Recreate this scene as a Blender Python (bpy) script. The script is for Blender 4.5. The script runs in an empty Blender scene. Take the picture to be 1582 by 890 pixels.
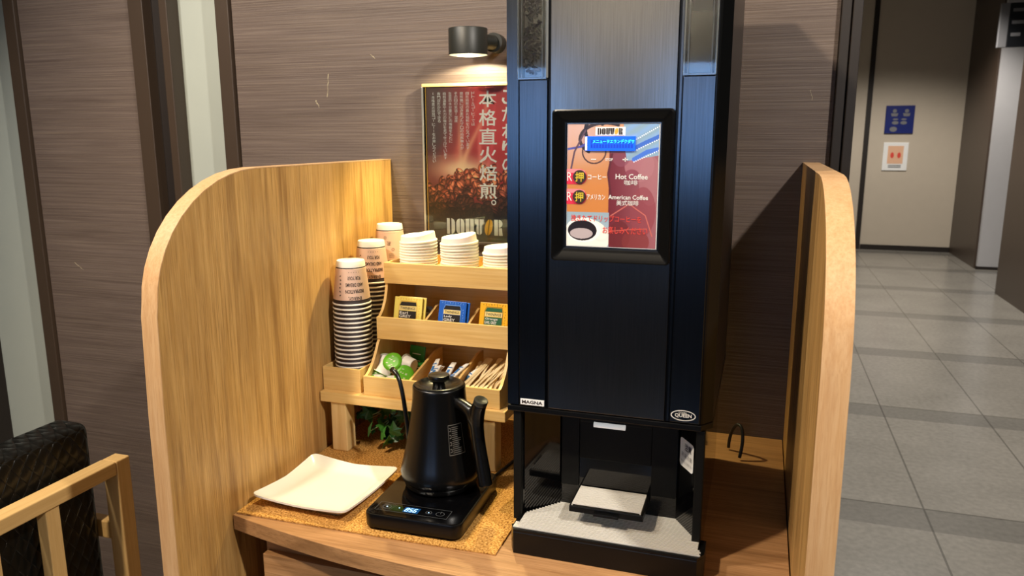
import bpy, bmesh, math, random
import numpy as np
from mathutils import Vector, Matrix, Euler
R = math.radians
PI = math.pi
random.seed(7)
scn = bpy.context.scene
C = scn.collection

# ------------------------------------------------------------------ camera
cam_d = bpy.data.cameras.new('camera'); cam = bpy.data.objects.new('camera', cam_d); C.objects.link(cam)
cam_d.sensor_width = 36.0; cam_d.lens = 1176.9 / 1582 * 36
yaw, pitch, roll = .3158, .1969, -.0021
fw = Vector((-math.sin(yaw)*math.cos(pitch), math.cos(yaw)*math.cos(pitch), -math.sin(pitch)))
rt = Vector((math.cos(yaw), math.sin(yaw), 0)); up = rt.cross(fw)
r2 = rt*math.cos(roll) + up*math.sin(roll); u2 = -rt*math.sin(roll) + up*math.cos(roll)
M = Matrix((r2, u2, -fw)).transposed().to_4x4(); M.translation = Vector((0, 0, 1.38)); cam.matrix_world = M
cam_d.clip_start = .02
cam_d.dof.use_dof = True; cam_d.dof.focus_distance = 1.32; cam_d.dof.aperture_fstop = 8.5
scn.camera = cam
# ------------------------------------------------------------------ world, lights, exposure
w = bpy.data.worlds.new('world'); scn.world = w; w.use_nodes = True
w.node_tree.nodes['Background'].inputs[0].default_value = (.85, .9, 1, 1)
w.node_tree.nodes['Background'].inputs[1].default_value = .015
scn.view_settings.view_transform = 'Standard'; scn.view_settings.look = 'None'
scn.view_settings.gamma = 1; scn.view_settings.use_curve_mapping = False
scn.view_settings.exposure = -0.2
def light(name, kind, loc, target, power, col, **k):
    d = bpy.data.lights.new(name, kind); o = bpy.data.objects.new(name, d); C.objects.link(o)
    o.location = loc; d.energy = power; d.color = col
    o.rotation_euler = (Vector(target) - Vector(loc)).to_track_quat('-Z', 'Y').to_euler()
    for a, b in k.items(): setattr(d, a, b)
    return o
WARM = (1, .84, .64); NEUT = (1, .93, .84); COOL = (.25, .5, 1)
light('downlight_right', 'SPOT', (1.17, .1, 2.85), (-.2, 1.3, .8), 262, NEUT, spot_size=R(100), spot_blend=.5, shadow_soft_size=.05)
light('downlight_left', 'SPOT', (-1.7, .35, 2.85), (-1.15, 1.35, .6), 120, NEUT, spot_size=R(76), spot_blend=.4, shadow_soft_size=.06)
light('downlight_centre', 'SPOT', (-1.15, -.2, 2.85), (-.5, 1.3, .7), 228, WARM, spot_size=R(82), spot_blend=.5, shadow_soft_size=.06)
for i, (x, y, p) in enumerate([(1.1, 3.2, 215), (1.1, 5.6, 235), (1.3, 8.2, 260)]):
    light('corridor_downlight', 'SPOT', (x, y, 2.85), (x, y+.3, 0), p, NEUT, spot_size=R(130), spot_blend=.6, shadow_soft_size=.08)
for x in (-1.75, -.42):
    light('added_cool_panel', 'AREA', (x, -3.7, 1.5), (x*.3, 1.2, 1.3), 3.6, COOL, shape='RECTANGLE', size=.6, size_y=.8, spread=R(110))  # unseen cool panels added for the blue reflections on the machine
light('added_front_wall_fill', 'AREA', (-1.1, -3.3, 2.95), (-1.1, -4.0, 2.3), 26, NEUT, shape='RECTANGLE', size=1.5, size_y=.15, spread=R(80))  # added unseen light, brightens the front wall mirrored in the machine's upper panel

# ------------------------------------------------------------------ material helpers
def new_mat(name):
    m = bpy.data.materials.new(name); m.use_nodes = True
    nt = m.node_tree; b = nt.nodes['Principled BSDF']
    return m, nt, b
def lin(c):
    if isinstance(c, str):
        c = [int(c[i:i+2], 16)/255 for i in (0, 2, 4)]
    return tuple((x/12.92 if x <= .04045 else ((x+.055)/1.055)**2.4) for x in c) + (1,)
def plain(name, col, rough=.5, metal=0, coat=0, emit=0, spec=.5, bump=0, bscale=200, sss=0):
    m, nt, b = new_mat(name)
    c = lin(col)
    N = nt.nodes.new; L = nt.links.new
    tc = N('ShaderNodeTexCoord'); no = N('ShaderNodeTexNoise'); no.inputs['Scale'].default_value = 9; no.inputs['Detail'].default_value = 3
    L(tc.outputs['Object'], no.inputs['Vector'])
    mx = N('ShaderNodeMix'); mx.data_type = 'RGBA'
    mx.inputs['A'].default_value = tuple(v*.96 for v in c[:3]) + (1,); mx.inputs['B'].default_value = tuple(min(1, v*1.04) for v in c[:3]) + (1,)
    L(no.outputs['Fac'], mx.inputs['Factor']); L(mx.outputs['Result'], b.inputs['Base Color'])
    b.inputs['Roughness'].default_value = rough; b.inputs['Metallic'].default_value = metal
    b.inputs['Coat Weight'].default_value = coat; b.inputs['Coat Roughness'].default_value = .05
    b.inputs['Specular IOR Level'].default_value = spec
    if sss: b.inputs['Subsurface Weight'].default_value = sss; b.inputs['Subsurface Scale'].default_value = .01
    if emit: b.inputs['Emission Color'].default_value = c; b.inputs['Emission Strength'].default_value = emit
    if bump:
        n2 = N('ShaderNodeTexNoise'); n2.inputs['Scale'].default_value = bscale; n2.inputs['Detail'].default_value = 2
        L(tc.outputs['Object'], n2.inputs['Vector'])
        bp = N('ShaderNodeBump'); bp.inputs['Strength'].default_value = bump; bp.inputs['Distance'].default_value = .0005
        L(n2.outputs['Fac'], bp.inputs['Height']); L(bp.outputs['Normal'], b.inputs['Normal'])
    return m
def wood(name, cols, axis='Z', fine=60, streak=5, rough=.45, bump=.15, dark=.35, ratio=.035, spec=.4, dist=.0006, seed=0, pore=.35, pore_col=None, pore_r=.03):
    """cols: light, mid, dark ; grain runs along axis"""
    m, nt, b = new_mat(name); N = nt.nodes.new; L = nt.links.new
    tc = N('ShaderNodeTexCoord')
    def mapped(s, r, off=0):
        mp = N('ShaderNodeMapping'); sc = [s, s, s]; sc['XYZ'.index(axis)] = s*r
        mp.inputs['Scale'].default_value = sc; mp.inputs['Location'].default_value = (seed+off, seed*1.7+off, seed*.6)
        L(tc.outputs['Object'], mp.inputs['Vector']); return mp.outputs['Vector']
    n1 = N('ShaderNodeTexNoise'); n1.inputs['Scale'].default_value = 1; n1.inputs['Detail'].default_value = 6; n1.inputs['Roughness'].default_value = .65
    n1.inputs['Distortion'].default_value = .25
    L(mapped(fine, ratio), n1.inputs['Vector'])
    n2 = N('ShaderNodeTexNoise'); n2.inputs['Scale'].default_value = 1; n2.inputs['Detail'].default_value = 3; n2.inputs['Distortion'].default_value = 1.2
    L(mapped(streak*2.2, .16, 5), n2.inputs['Vector'])
    cr = N('ShaderNodeValToRGB'); e = cr.color_ramp.elements
    e[0].position = .3; e[0].color = lin(cols[1]); e[1].position = .68; e[1].color = lin(cols[0])
    L(n1.outputs['Fac'], cr.inputs['Fac'])
    cr2 = N('ShaderNodeValToRGB'); e = cr2.color_ramp.elements
    e[0].position = .38; e[0].color = (1, 1, 1, 1); e[1].position = .62; e[1].color = (0, 0, 0, 1)
    L(n2.outputs['Fac'], cr2.inputs['Fac'])
    # cathedral streaks
    n3 = N('ShaderNodeTexNoise'); n3.inputs['Scale'].default_value = 1; n3.inputs['Detail'].default_value = 8; n3.inputs['Distortion'].default_value = .7
    L(mapped(streak*6, .045, 11), n3.inputs['Vector'])
    cr3 = N('ShaderNodeValToRGB'); e = cr3.color_ramp.elements
    e[0].position = .34; e[0].color = (1, 1, 1, 1); e[1].position = .47; e[1].color = (0, 0, 0, 1)
    L(n3.outputs['Fac'], cr3.inputs['Fac'])
    ad = N('ShaderNodeMath'); ad.operation = 'MULTIPLY'; ad.inputs[1].default_value = dark*.6; L(cr2.outputs['Color'], ad.inputs[0])
    ad2 = N('ShaderNodeMath'); ad2.operation = 'MULTIPLY_ADD'; ad2.inputs[1].default_value = dark*.9; L(cr3.outputs['Color'], ad2.inputs[0]); L(ad.outputs[0], ad2.inputs[2]); ad2.use_clamp = True
    mx = N('ShaderNodeMix'); mx.data_type = 'RGBA'; mx.inputs['B'].default_value = lin(cols[2])
    L(ad2.outputs[0], mx.inputs['Factor']); L(cr.outputs['Color'], mx.inputs['A'])
    # short pores
    n4 = N('ShaderNodeTexNoise'); n4.inputs['Scale'].default_value = 1; n4.inputs['Detail'].default_value = 4; n4.inputs['Roughness'].default_value = .7
    L(mapped(fine*2.6, pore_r, 17), n4.inputs['Vector'])
    cr4 = N('ShaderNodeValToRGB'); e = cr4.color_ramp.elements
    e[0].position = .36; e[0].color = (1, 1, 1, 1); e[1].position = .50; e[1].color = (0, 0, 0, 1); L(n4.outputs['Fac'], cr4.inputs['Fac'])
    pm = N('ShaderNodeMath'); pm.operation = 'MULTIPLY'; pm.inputs[1].default_value = pore; L(cr4.outputs['Color'], pm.inputs[0])
    mx4 = N('ShaderNodeMix'); mx4.data_type = 'RGBA'; mx4.inputs['B'].default_value = lin(pore_col or cols[2]); L(pm.outputs[0], mx4.inputs['Factor']); L(mx.outputs['Result'], mx4.inputs['A'])
    out = mx4.outputs['Result']
    L(out, b.inputs['Base Color'])
    b.inputs['Roughness'].default_value = rough; b.inputs['Specular IOR Level'].default_value = spec
    bp = N('ShaderNodeBump'); bp.inputs['Strength'].default_value = bump; bp.inputs['Distance'].default_value = dist
    L(n1.outputs['Fac'], bp.inputs['Height']); L(bp.outputs['Normal'], b.inputs['Normal'])
    return m

MT = {}
MT['brown'] = wood('brown_laminate', ('6c5e56', '594b44', '453831'), 'X', fine=260, streak=7, rough=.5, bump=.8, ratio=.011, dark=.3, dist=.0014, pore=.3, pore_col='8d7d6b', pore_r=.005)
MT['frame'] = plain('dark_brown_frame', '3d3025', .45)
MT['frame_dark'] = plain('deep_brown_trim', '1c130d', .6)  # near-black brown of frames, joints and baseboards
MT['greywall'] = plain('pale_grey_panel', 'a9aea4', .45)
OAK = ('d6ab6b', 'bd8f4e', '80582c')
MT['oak'] = wood('oak_veneer_upright', OAK, 'Z', fine=190, streak=8, rough=.42, bump=.25, dark=.5, seed=3, pore=.5, pore_r=.02)
MT['oak_edge'] = wood('oak_edge_banding', ('d9b488', 'c99d6c', 'b08050'), 'Z', fine=220, streak=5, rough=.45, bump=.3, dark=.3, seed=9)
MT['oak_top'] = wood('oak_worktop', ('c39567', 'a97c50', '74502f'), 'X', fine=150, streak=5, rough=.38, bump=.15, dark=.5, seed=5, pore=.45)
BAM = ('f2cf8c', 'e4b96c', 'c8934a')
MT['bamX'] = wood('bamboo_along_x', BAM, 'X', fine=150, streak=9, rough=.42, bump=.06, dark=.22, pore=.2, ratio=.02)
MT['bamY'] = wood('bamboo_along_y', BAM, 'Y', fine=150, streak=9, rough=.42, bump=.06, dark=.22, pore=.2, ratio=.02, seed=2)
MT['bamZ'] = wood('bamboo_along_z', BAM, 'Z', fine=150, streak=9, rough=.42, bump=.06, dark=.22, pore=.2, ratio=.02, seed=4)
MT['pine'] = wood('pine_post', ('efd096', 'e6c180', 'd0a562'), 'Z', fine=120, streak=8, rough=.5, bump=.05, dark=.25, ratio=.02, seed=6)
MT['beech'] = wood('beech_frame', ('dcb87c', 'd2aa6c', 'bf955a'), 'Y', fine=160, streak=7, rough=.35, bump=.05, dark=.2, ratio=.02, seed=8)
MT['beechZ'] = wood('beech_frame_upright', ('dcb87c', 'd2aa6c', 'bf955a'), 'Z', fine=160, streak=7, rough=.35, bump=.05, dark=.2, ratio=.02, seed=8)
MT['black'] = plain('satin_black', '090909', .28, spec=.28)
MT['black_matte'] = plain('matte_black', '0d0d0b', .5, spec=.2)
MT['black_gloss'] = plain('gloss_black', '050506', .06, spec=.5)
MT['kettle'] = plain('kettle_black_coat', '090909', .27, spec=.5, bump=.05, bscale=900)
MT['lampblack'] = plain('lamp_black_coat', '23241f', .45)
MT['white_china'] = plain('white_china', 'e9e6de', .22, coat=.4)
MT['white_paper'] = plain('white_paper', 'f3efe6', .6)
MT['white_lid'] = plain('white_lid_plastic', 'f4f0e2', .4, sss=.15)
MT['pink_paper'] = plain('blush_paper', 'dcb9a4', .6)
MT['ink'] = plain('dark_ink', '2c2022', .6)
MT['white_ink'] = plain('white_print', 'f2f0ea', .5)
MT['white_label'] = plain('white_label', 'f4f4f2', .35)
MT['steel'] = plain('steel_slats', 'f0ebe0', .32, metal=.35)
MT['gold'] = plain('gilt_edge', 'd8ad4c', .35, metal=.3)
MT['silver'] = plain('silver_trim', 'b5b2aa', .3, metal=.8)
MT['green_foil'] = plain('green_foil', '67b82a', .35)
MT['green_dark'] = plain('dark_green_foil', '2a7a2c', .35)
MT['stick'] = wood('birch_stick', ('f1dfb6', 'e6cf9e', 'd4b880'), 'Y', fine=200, streak=20, rough=.6, dark=.2)
MT['blue_ink'] = plain('blue_print', '3c78b8', .5)
MT['leaf'] = plain('ivy_leaf', '1f4d1e', .38)
MT['leaf2'] = plain('ivy_leaf_pale', '3f7a2c', .4)
MT['stem'] = plain('ivy_stem', '7c8a55', .5)
MT['terracotta'] = plain('brown_pot', '5a2e1e', .6)
MT['cream'] = plain('cream_wall', 'c4b8a6', .55)
MT['pillar'] = plain('brown_pillar', '46392f', .4)
MT['palepanel'] = plain('pale_panel', 'bdbcbe', .5)
MT['ceil'] = plain('ceiling_paint', 'b8afa3', .8)
MT['signblue'] = plain('sign_blue', '0c1f6e', .4)
MT['signdark'] = plain('sign_dark', '14161a', .4)
MT['signgrey'] = plain('sign_grey', '77777a', .5)
MT['peach'] = plain('peach_print', 'e8b896', .5)
MT['yellow_logo'] = plain('yellow_print', 'f2b62c', .5)
MT['red_print'] = plain('red_print', 'e0483c', .5)
MT['crimson'] = plain('crimson_print', 'e02a4a', .45)
MT['pinkred'] = plain('pink_red_print', 'f08a92', .45)
MT['cable'] = plain('black_cable', '151413', .5)
MT['bulb'] = plain('lamp_diffuser', 'fdf3cf', .5, emit=2.5)
MT['ledbar'] = plain('white_bar', 'f4f4f0', .3, emit=.5)
MT['lcd'] = plain('lcd_blue', '0a57e0', .3, emit=.9)
MT['lcd_text'] = plain('lcd_cyan', '35d8f5', .3, emit=1.4)
MT['lcd_seg'] = plain('lcd_cell', '0a3cc0', .3, emit=.5)
MT['kled'] = plain('kettle_display_glow', 'a8d8ff', .3, emit=2.2)
MT['kledbg'] = plain('kettle_display_glass', '0d3a66', .1, emit=.6)
MT['kgrey'] = plain('grey_marking', '5a5d60', .4)
MT['brown_button'] = plain('brown_button', '3c2a12', .3)
MT['gold_ink'] = plain('gold_print', 'd9c02c', .4)
MT['scuff'] = plain('pale_scuff', 'b0a486', .7)

def brushed(name, col, rough, axis='Z'):
    m, nt, b = new_mat(name); N = nt.nodes.new; L = nt.links.new
    tc = N('ShaderNodeTexCoord'); mp = N('ShaderNodeMapping'); s = [900, 900, 900]; s['XYZ'.index(axis)] = 12
    mp.inputs['Scale'].default_value = s; L(tc.outputs['Object'], mp.inputs['Vector'])
    n = N('ShaderNodeTexNoise'); n.inputs['Scale'].default_value = 1; n.inputs['Detail'].default_value = 3; L(mp.outputs['Vector'], n.inputs['Vector'])
    cr = N('ShaderNodeMix'); cr.data_type = 'RGBA'; c = lin(col)
    cr.inputs['A'].default_value = tuple(v*.7 for v in c[:3])+(1,); cr.inputs['B'].default_value = tuple(v*1.35 for v in c[:3])+(1,)
    L(n.outputs['Fac'], cr.inputs['Factor']); L(cr.outputs['Result'], b.inputs['Base Color'])
    b.inputs['Metallic'].default_value = 1; b.inputs['Roughness'].default_value = rough
    bp = N('ShaderNodeBump'); bp.inputs['Strength'].default_value = .02; bp.inputs['Distance'].default_value = .00005
    L(n.outputs['Fac'], bp.inputs['Height']); L(bp.outputs['Normal'], b.inputs['Normal'])
    return m
MT['brushed'] = brushed('brushed_black_metal', '6a6a68', .2)
MT['brushed_dark'] = brushed('brushed_charcoal_metal', '4c5054', .2)

def clear(name, tint=(.95, .97, .96), ior=1.45, alpha=.12):
    m, nt, b = new_mat(name); N = nt.nodes.new; L = nt.links.new; alpha = 0
    tr = N('ShaderNodeBsdfTransparent'); tr.inputs[0].default_value = tint + (1,)
    gl = N('ShaderNodeBsdfGlossy'); gl.inputs['Roughness'].default_value = .03
    fr = N('ShaderNodeFresnel'); fr.inputs[0].default_value = ior
    ad = N('ShaderNodeMath'); ad.inputs[1].default_value = alpha*.3; L(fr.outputs[0], ad.inputs[0])
    mx = N('ShaderNodeMixShader'); L(ad.outputs[0], mx.inputs[0]); L(tr.outputs[0], mx.inputs[1]); L(gl.outputs[0], mx.inputs[2])
    L(mx.outputs[0], nt.nodes['Material Output'].inputs[0]); return m
MT['acrylic'] = clear('clear_acrylic')
def cork():
    m, nt, b = new_mat('cork'); N = nt.nodes.new; L = nt.links.new
    tc = N('ShaderNodeTexCoord')
    v = N('ShaderNodeTexVoronoi'); v.inputs['Scale'].default_value = 700; L(tc.outputs['Object'], v.inputs['Vector'])
    n = N('ShaderNodeTexNoise'); n.inputs['Scale'].default_value = 300; n.inputs['Detail'].default_value = 5; L(tc.outputs['Object'], n.inputs['Vector'])
    n2 = N('ShaderNodeTexNoise'); n2.inputs['Scale'].default_value = 22; n2.inputs['Detail'].default_value = 3; L(tc.outputs['Object'], n2.inputs['Vector'])
    cr = N('ShaderNodeValToRGB'); e = cr.color_ramp.elements
    e[0].position = .3; e[0].color = lin('6b3f16'); e[1].position = .66; e[1].color = lin('e2b066')
    x = cr.color_ramp.elements.new(.5); x.color = lin('c48f48')
    L(n.outputs['Fac'], cr.inputs['Fac'])
    mx = N('ShaderNodeMix'); mx.data_type = 'RGBA'; mx.blend_type = 'MULTIPLY'; mx.inputs['Factor'].default_value = .45
    cr2 = N('ShaderNodeValToRGB'); e = cr2.color_ramp.elements; e[0].color = (.55, .5, .42, 1); e[1].position = .6; e[1].color = (1, 1, 1, 1)
    L(v.outputs['Color'], cr2.inputs['Fac'])
    L(cr.outputs['Color'], mx.inputs['A']); L(cr2.outputs['Color'], mx.inputs['B'])
    L(mx.outputs['Result'], b.inputs['Base Color']); b.inputs['Roughness'].default_value = .9; b.inputs['Specular IOR Level'].default_value = .15
    bp = N('ShaderNodeBump'); bp.inputs['Strength'].default_value = .8; bp.inputs['Distance'].default_value = .001
    L(n.outputs['Fac'], bp.inputs['Height']); L(bp.outputs['Normal'], b.inputs['Normal'])
    return m
MT['cork'] = cork()
def floor_mat():
    m, nt, b = new_mat('grey_stone_tiles'); N = nt.nodes.new; L = nt.links.new
    tc = N('ShaderNodeTexCoord'); sp = N('ShaderNodeSeparateXYZ'); L(tc.outputs['Object'], sp.inputs[0])
    def M_(op, a, bb=None, clamp=False):
        n = N('ShaderNodeMath'); n.operation = op; n.use_clamp = clamp
        for i, v in enumerate((a, bb)):
            if v is None: continue
            if isinstance(v, (int, float)): n.inputs[i].default_value = v
            else: L(v, n.inputs[i])
        return n.outputs[0]
    # joints along Y every .472 m, dark bands every 1.18 m
    fx = M_('FRACT', M_('DIVIDE', M_('SUBTRACT', sp.outputs[0], .644-.472*20), .472))
    jx = M_('LESS_THAN', M_('ABSOLUTE', M_('SUBTRACT', fx, .01)), .008)
    fy = M_('FRACT', M_('DIVIDE', M_('SUBTRACT', sp.outputs[1], 2.82-1.18*20), 1.18))
    by = M_('LESS_THAN', fy, .15)
    jy = M_('LESS_THAN', M_('ABSOLUTE', M_('SUBTRACT', fy, .151)), .004)
    n = N('ShaderNodeTexNoise'); n.inputs['Scale'].default_value = 45; n.inputs['Detail'].default_value = 6; L(tc.outputs['Object'], n.inputs['Vector'])
    n2 = N('ShaderNodeTexNoise'); n2.inputs['Scale'].default_value = 3; n2.inputs['Detail'].default_value = 4; L(tc.outputs['Object'], n2.inputs['Vector'])
    cr = N('ShaderNodeValToRGB'); e = cr.color_ramp.elements; e[0].position = .3; e[0].color = lin('7a7770'); e[1].position = .7; e[1].color = lin('96928a')
    s = M_('ADD', M_('MULTIPLY', n.outputs['Fac'], .55), M_('MULTIPLY', n2.outputs['Fac'], .45)); L(s, cr.inputs['Fac'])
    mx = N('ShaderNodeMix'); mx.data_type = 'RGBA'; mx.inputs['B'].default_value = lin('4a4a49'); L(cr.outputs['Color'], mx.inputs['A']); L(M_('MULTIPLY', by, .4), mx.inputs['Factor'])
    mx2 = N('ShaderNodeMix'); mx2.data_type = 'RGBA'; mx2.inputs['B'].default_value = lin('35342f'); L(mx.outputs['Result'], mx2.inputs['A']); L(M_('MULTIPLY', M_('MAXIMUM', jx, jy), .55), mx2.inputs['Factor'])
    L(mx2.outputs['Result'], b.inputs['Base Color']); b.inputs['Roughness'].default_value = .24; b.inputs['Specular IOR Level'].default_value = .6
    bp = N('ShaderNodeBump'); bp.inputs['Strength'].default_value = .15; bp.inputs['Distance'].default_value = .002
    L(n.outputs['Fac'], bp.inputs['Height']); L(bp.outputs['Normal'], b.inputs['Normal'])
    return m
MT['floor'] = floor_mat()
def weave():
    m, nt, b = new_mat('woven_black_leather'); N = nt.nodes.new; L = nt.links.new
    tc = N('ShaderNodeTexCoord'); sp = N('ShaderNodeSeparateXYZ'); L(tc.outputs['UV'], sp.inputs[0])
    def M_(op, a, bb=None):
        n = N('ShaderNodeMath'); n.operation = op
        for i, v in enumerate((a, bb)):
            if v is None: continue
            if isinstance(v, (int, float)): n.inputs[i].default_value = v
            else: L(v, n.inputs[i])
        return n.outputs[0]
    k = 36.
    u = M_('MULTIPLY', M_('ADD', sp.outputs[0], M_('MULTIPLY', sp.outputs[1], .62)), k)
    v = M_('MULTIPLY', M_('SUBTRACT', sp.outputs[0], M_('MULTIPLY', sp.outputs[1], .62)), k)
    chk = M_('MODULO', M_('ADD', M_('ADD', M_('FLOOR', u), M_('FLOOR', v)), 1000), 2)
    su = M_('ABSOLUTE', M_('SINE', M_('MULTIPLY', u, PI))); sv = M_('ABSOLUTE', M_('SINE', M_('MULTIPLY', v, PI)))
    h1 = M_('MULTIPLY', M_('POWER', su, .3), M_('ADD', M_('MULTIPLY', sv, .5), .5)); h2 = M_('MULTIPLY', M_('POWER', sv, .3), M_('ADD', M_('MULTIPLY', su, .5), .5))
    mx = N('ShaderNodeMix'); L(chk, mx.inputs['Factor']); L(h1, mx.inputs['A']); L(h2, mx.inputs['B'])
    b.inputs['Base Color'].default_value = lin('0d0d0b'); b.inputs['Roughness'].default_value = .33; b.inputs['Specular IOR Level'].default_value = .35
    bp = N('ShaderNodeBump'); bp.inputs['Strength'].default_value = .9; bp.inputs['Distance'].default_value = .004
    L(mx.outputs['Result'], bp.inputs['Height']); L(bp.outputs['Normal'], b.inputs['Normal'])
    return m
MT['weave'] = weave()
def painted(name, rough=.4, coat=0.0, emit=0):
    m, nt, b = new_mat(name); a = nt.nodes.new('ShaderNodeAttribute'); a.attribute_name = 'print'
    nt.links.new(a.outputs['Color'], b.inputs['Base Color']); b.inputs['Roughness'].default_value = rough
    b.inputs['Coat Weight'].default_value = coat; b.inputs['Coat Roughness'].default_value = .03
    if emit: nt.links.new(a.outputs['Color'], b.inputs['Emission Color']); b.inputs['Emission Strength'].default_value = emit
    return m
MT['print'] = painted('printed_sheet')
MT['menu_print'] = painted('emissive_menu_print', .3, .3, .12)  # menu colours with a weak emission of their own

# ------------------------------------------------------------------ mesh helpers
class MB:
    def __init__(s): s.bm = bmesh.new(); s.mi = 0
    def _post(s, geom_v, mat=None):
        if mat is not None: bmesh.ops.transform(s.bm, matrix=mat, verts=geom_v)
    def box(s, x0, x1, y0, y1, z0, z1, bev=0, seg=2, mat=None):
        r = bmesh.ops.create_cube(s.bm, size=1); vs = r['verts']
        for v in vs:
            v.co = Vector(((x0+x1)/2+v.co.x*(x1-x0), (y0+y1)/2+v.co.y*(y1-y0), (z0+z1)/2+v.co.z*(z1-z0)))
        fs = set(f for v in vs for f in v.link_faces)
        if bev:
            es = list(set(e for v in vs for e in v.link_edges))
            rr = bmesh.ops.bevel(s.bm, geom=es, offset=bev, segments=seg, affect='EDGES', profile=.5)
            vs = list(set(v for f in rr['faces'] for v in f.verts) | set(v for v in vs if v.is_valid)); fs = set(f for v in vs for f in v.link_faces)
        for f in fs: f.material_index = s.mi
        s._post(vs, mat); return s
    def prism(s, pts, plane, a, b, mat=None, bev=0):
        """pts 2D polygon; plane 'XY','XZ','YZ'; extruded from a to b on the remaining axis"""
        def P(p, t):
            if plane == 'XY': return (p[0], p[1], t)
            if plane == 'XZ': return (p[0], t, p[1])
            return (t, p[0], p[1])
        v0 = [s.bm.verts.new(P(p, a)) for p in pts]; v1 = [s.bm.verts.new(P(p, b)) for p in pts]
        fs = [s.bm.faces.new(v0), s.bm.faces.new(list(reversed(v1)))]; n = len(pts)
        for i in range(n): fs.append(s.bm.faces.new((v0[i], v1[i], v1[(i+1) % n], v0[(i+1) % n])))
        bmesh.ops.recalc_face_normals(s.bm, faces=fs)
        for f in fs: f.material_index = s.mi
        vs = v0+v1
        if bev:
            es = list(set(e for f in fs[:2] for e in f.edges))
            rr = bmesh.ops.bevel(s.bm, geom=es, offset=bev, segments=2, affect='EDGES', profile=.5)
            for f in rr['faces']: f.material_index = s.mi
            vs = list(set(v for f in rr['faces'] for v in f.verts) | set(v for v in vs if v.is_valid))
        s._post(vs, mat); return s
    def lathe(s, prof, seg=40, c=(0, 0, 0), mat=None, mats=None, close=True):
        rings = []; vs = []
        for (r, z) in prof:
            if r < 1e-6:
                v = s.bm.verts.new((c[0], c[1], c[2]+z)); rings.append([v]); vs.append(v)
            else:
                g = [s.bm.verts.new((c[0]+r*math.cos(2*PI*i/seg), c[1]+r*math.sin(2*PI*i/seg), c[2]+z)) for i in range(seg)]
                rings.append(g); vs += g
        for k in range(len(rings)-1):
            a, b = rings[k], rings[k+1]
            for i in range(seg):
                j = (i+1) % seg
                if len(a) == 1 and len(b) == 1: continue
                if len(a) == 1: f = s.bm.faces.new((a[0], b[j], b[i]))
                elif len(b) == 1: f = s.bm.faces.new((a[i], a[j], b[0]))
                else: f = s.bm.faces.new((a[i], a[j], b[j], b[i]))
                f.material_index = mats[k] if mats else s.mi; f.smooth = True
        s._post(vs, mat); return s
    def tube(s, path, rad, seg=12, cap=True, mat=None, flat=1.0):
        path = [Vector(p) for p in path]; n = len(path)
        if not hasattr(rad, '__len__'): rad = [rad]*n
        rings = []; prev = None; vs = []
        for i in range(n):
            t = (path[min(i+1, n-1)]-path[max(i-1, 0)]).normalized()
            if prev is None:
                a = Vector((0, 0, 1)) if abs(t.z) < .9 else Vector((1, 0, 0)); u = t.cross(a).normalized()
            else: u = (prev-t*prev.dot(t)).normalized()
            prev = u; v = t.cross(u)
            rings.append([s.bm.verts.new(path[i]+u*rad[i]*math.cos(2*PI*k/seg)*flat+v*rad[i]*math.sin(2*PI*k/seg)) for k in range(seg)]); vs += rings[-1]
        for a, b in zip(rings, rings[1:]):
            for k in range(seg):
                f = s.bm.faces.new((a[k], a[(k+1) % seg], b[(k+1) % seg], b[k])); f.smooth = True; f.material_index = s.mi
        if cap:
            f = s.bm.faces.new(list(reversed(rings[0]))); f.material_index = s.mi
            f = s.bm.faces.new(rings[-1]); f.material_index = s.mi
        s._post(vs, mat); return s
    def quad(s, pts):
        f = s.bm.faces.new([s.bm.verts.new(p) for p in pts]); f.material_index = s.mi; return s
    def poly(s, pts, mapf):
        f = s.bm.faces.new([s.bm.verts.new(mapf(*p)) for p in pts]); f.material_index = s.mi
        if len(pts) > 4: bmesh.ops.triangulate(s.bm, faces=[f])
        return s
    def build(s, name, mats, parent=None, smooth=False, loc=None):
        me = bpy.data.meshes.new(name); s.bm.to_mesh(me); s.bm.free()
        if not isinstance(mats, (list, tuple)): mats = [mats]
        for m in mats: me.materials.append(MT[m] if isinstance(m, str) else m)
        o = bpy.data.objects.new(name, me); C.objects.link(o)
        if smooth:
            for p in me.polygons: p.use_smooth = True
        if parent is not None: o.parent = parent
        if loc is not None: o.location = loc
        return o
def smooth_angle(o, ang=35):
    me = o.data
    for p in me.polygons: p.use_smooth = True
    me.set_sharp_from_angle(angle=R(ang)); return o
def tag(o, label=None, cat=None, group=None, kind=None):
    if label: o['label'] = label
    if cat: o['category'] = cat
    if group: o['group'] = group
    if kind: o['kind'] = kind
    return o
def thing(name, label, cat, loc=(0, 0, 0), rz=0, group=None):
    o = bpy.data.objects.new(name, None); o.empty_display_size = .05; C.objects.link(o); o.location = loc; o.rotation_euler = (0, 0, rz)
    return tag(o, label, cat, group)
def struct(name, mb, mat): return tag(mb.build(name, mat), kind='structure')
def copy_tree(o, parent=None):
    c = o.copy(); C.objects.link(c)
    if parent is not None: c.parent = parent
    for ch in [x for x in C.objects if x.parent == o and x != c]: copy_tree(ch, c)
    return c
TXT = {}
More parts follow.
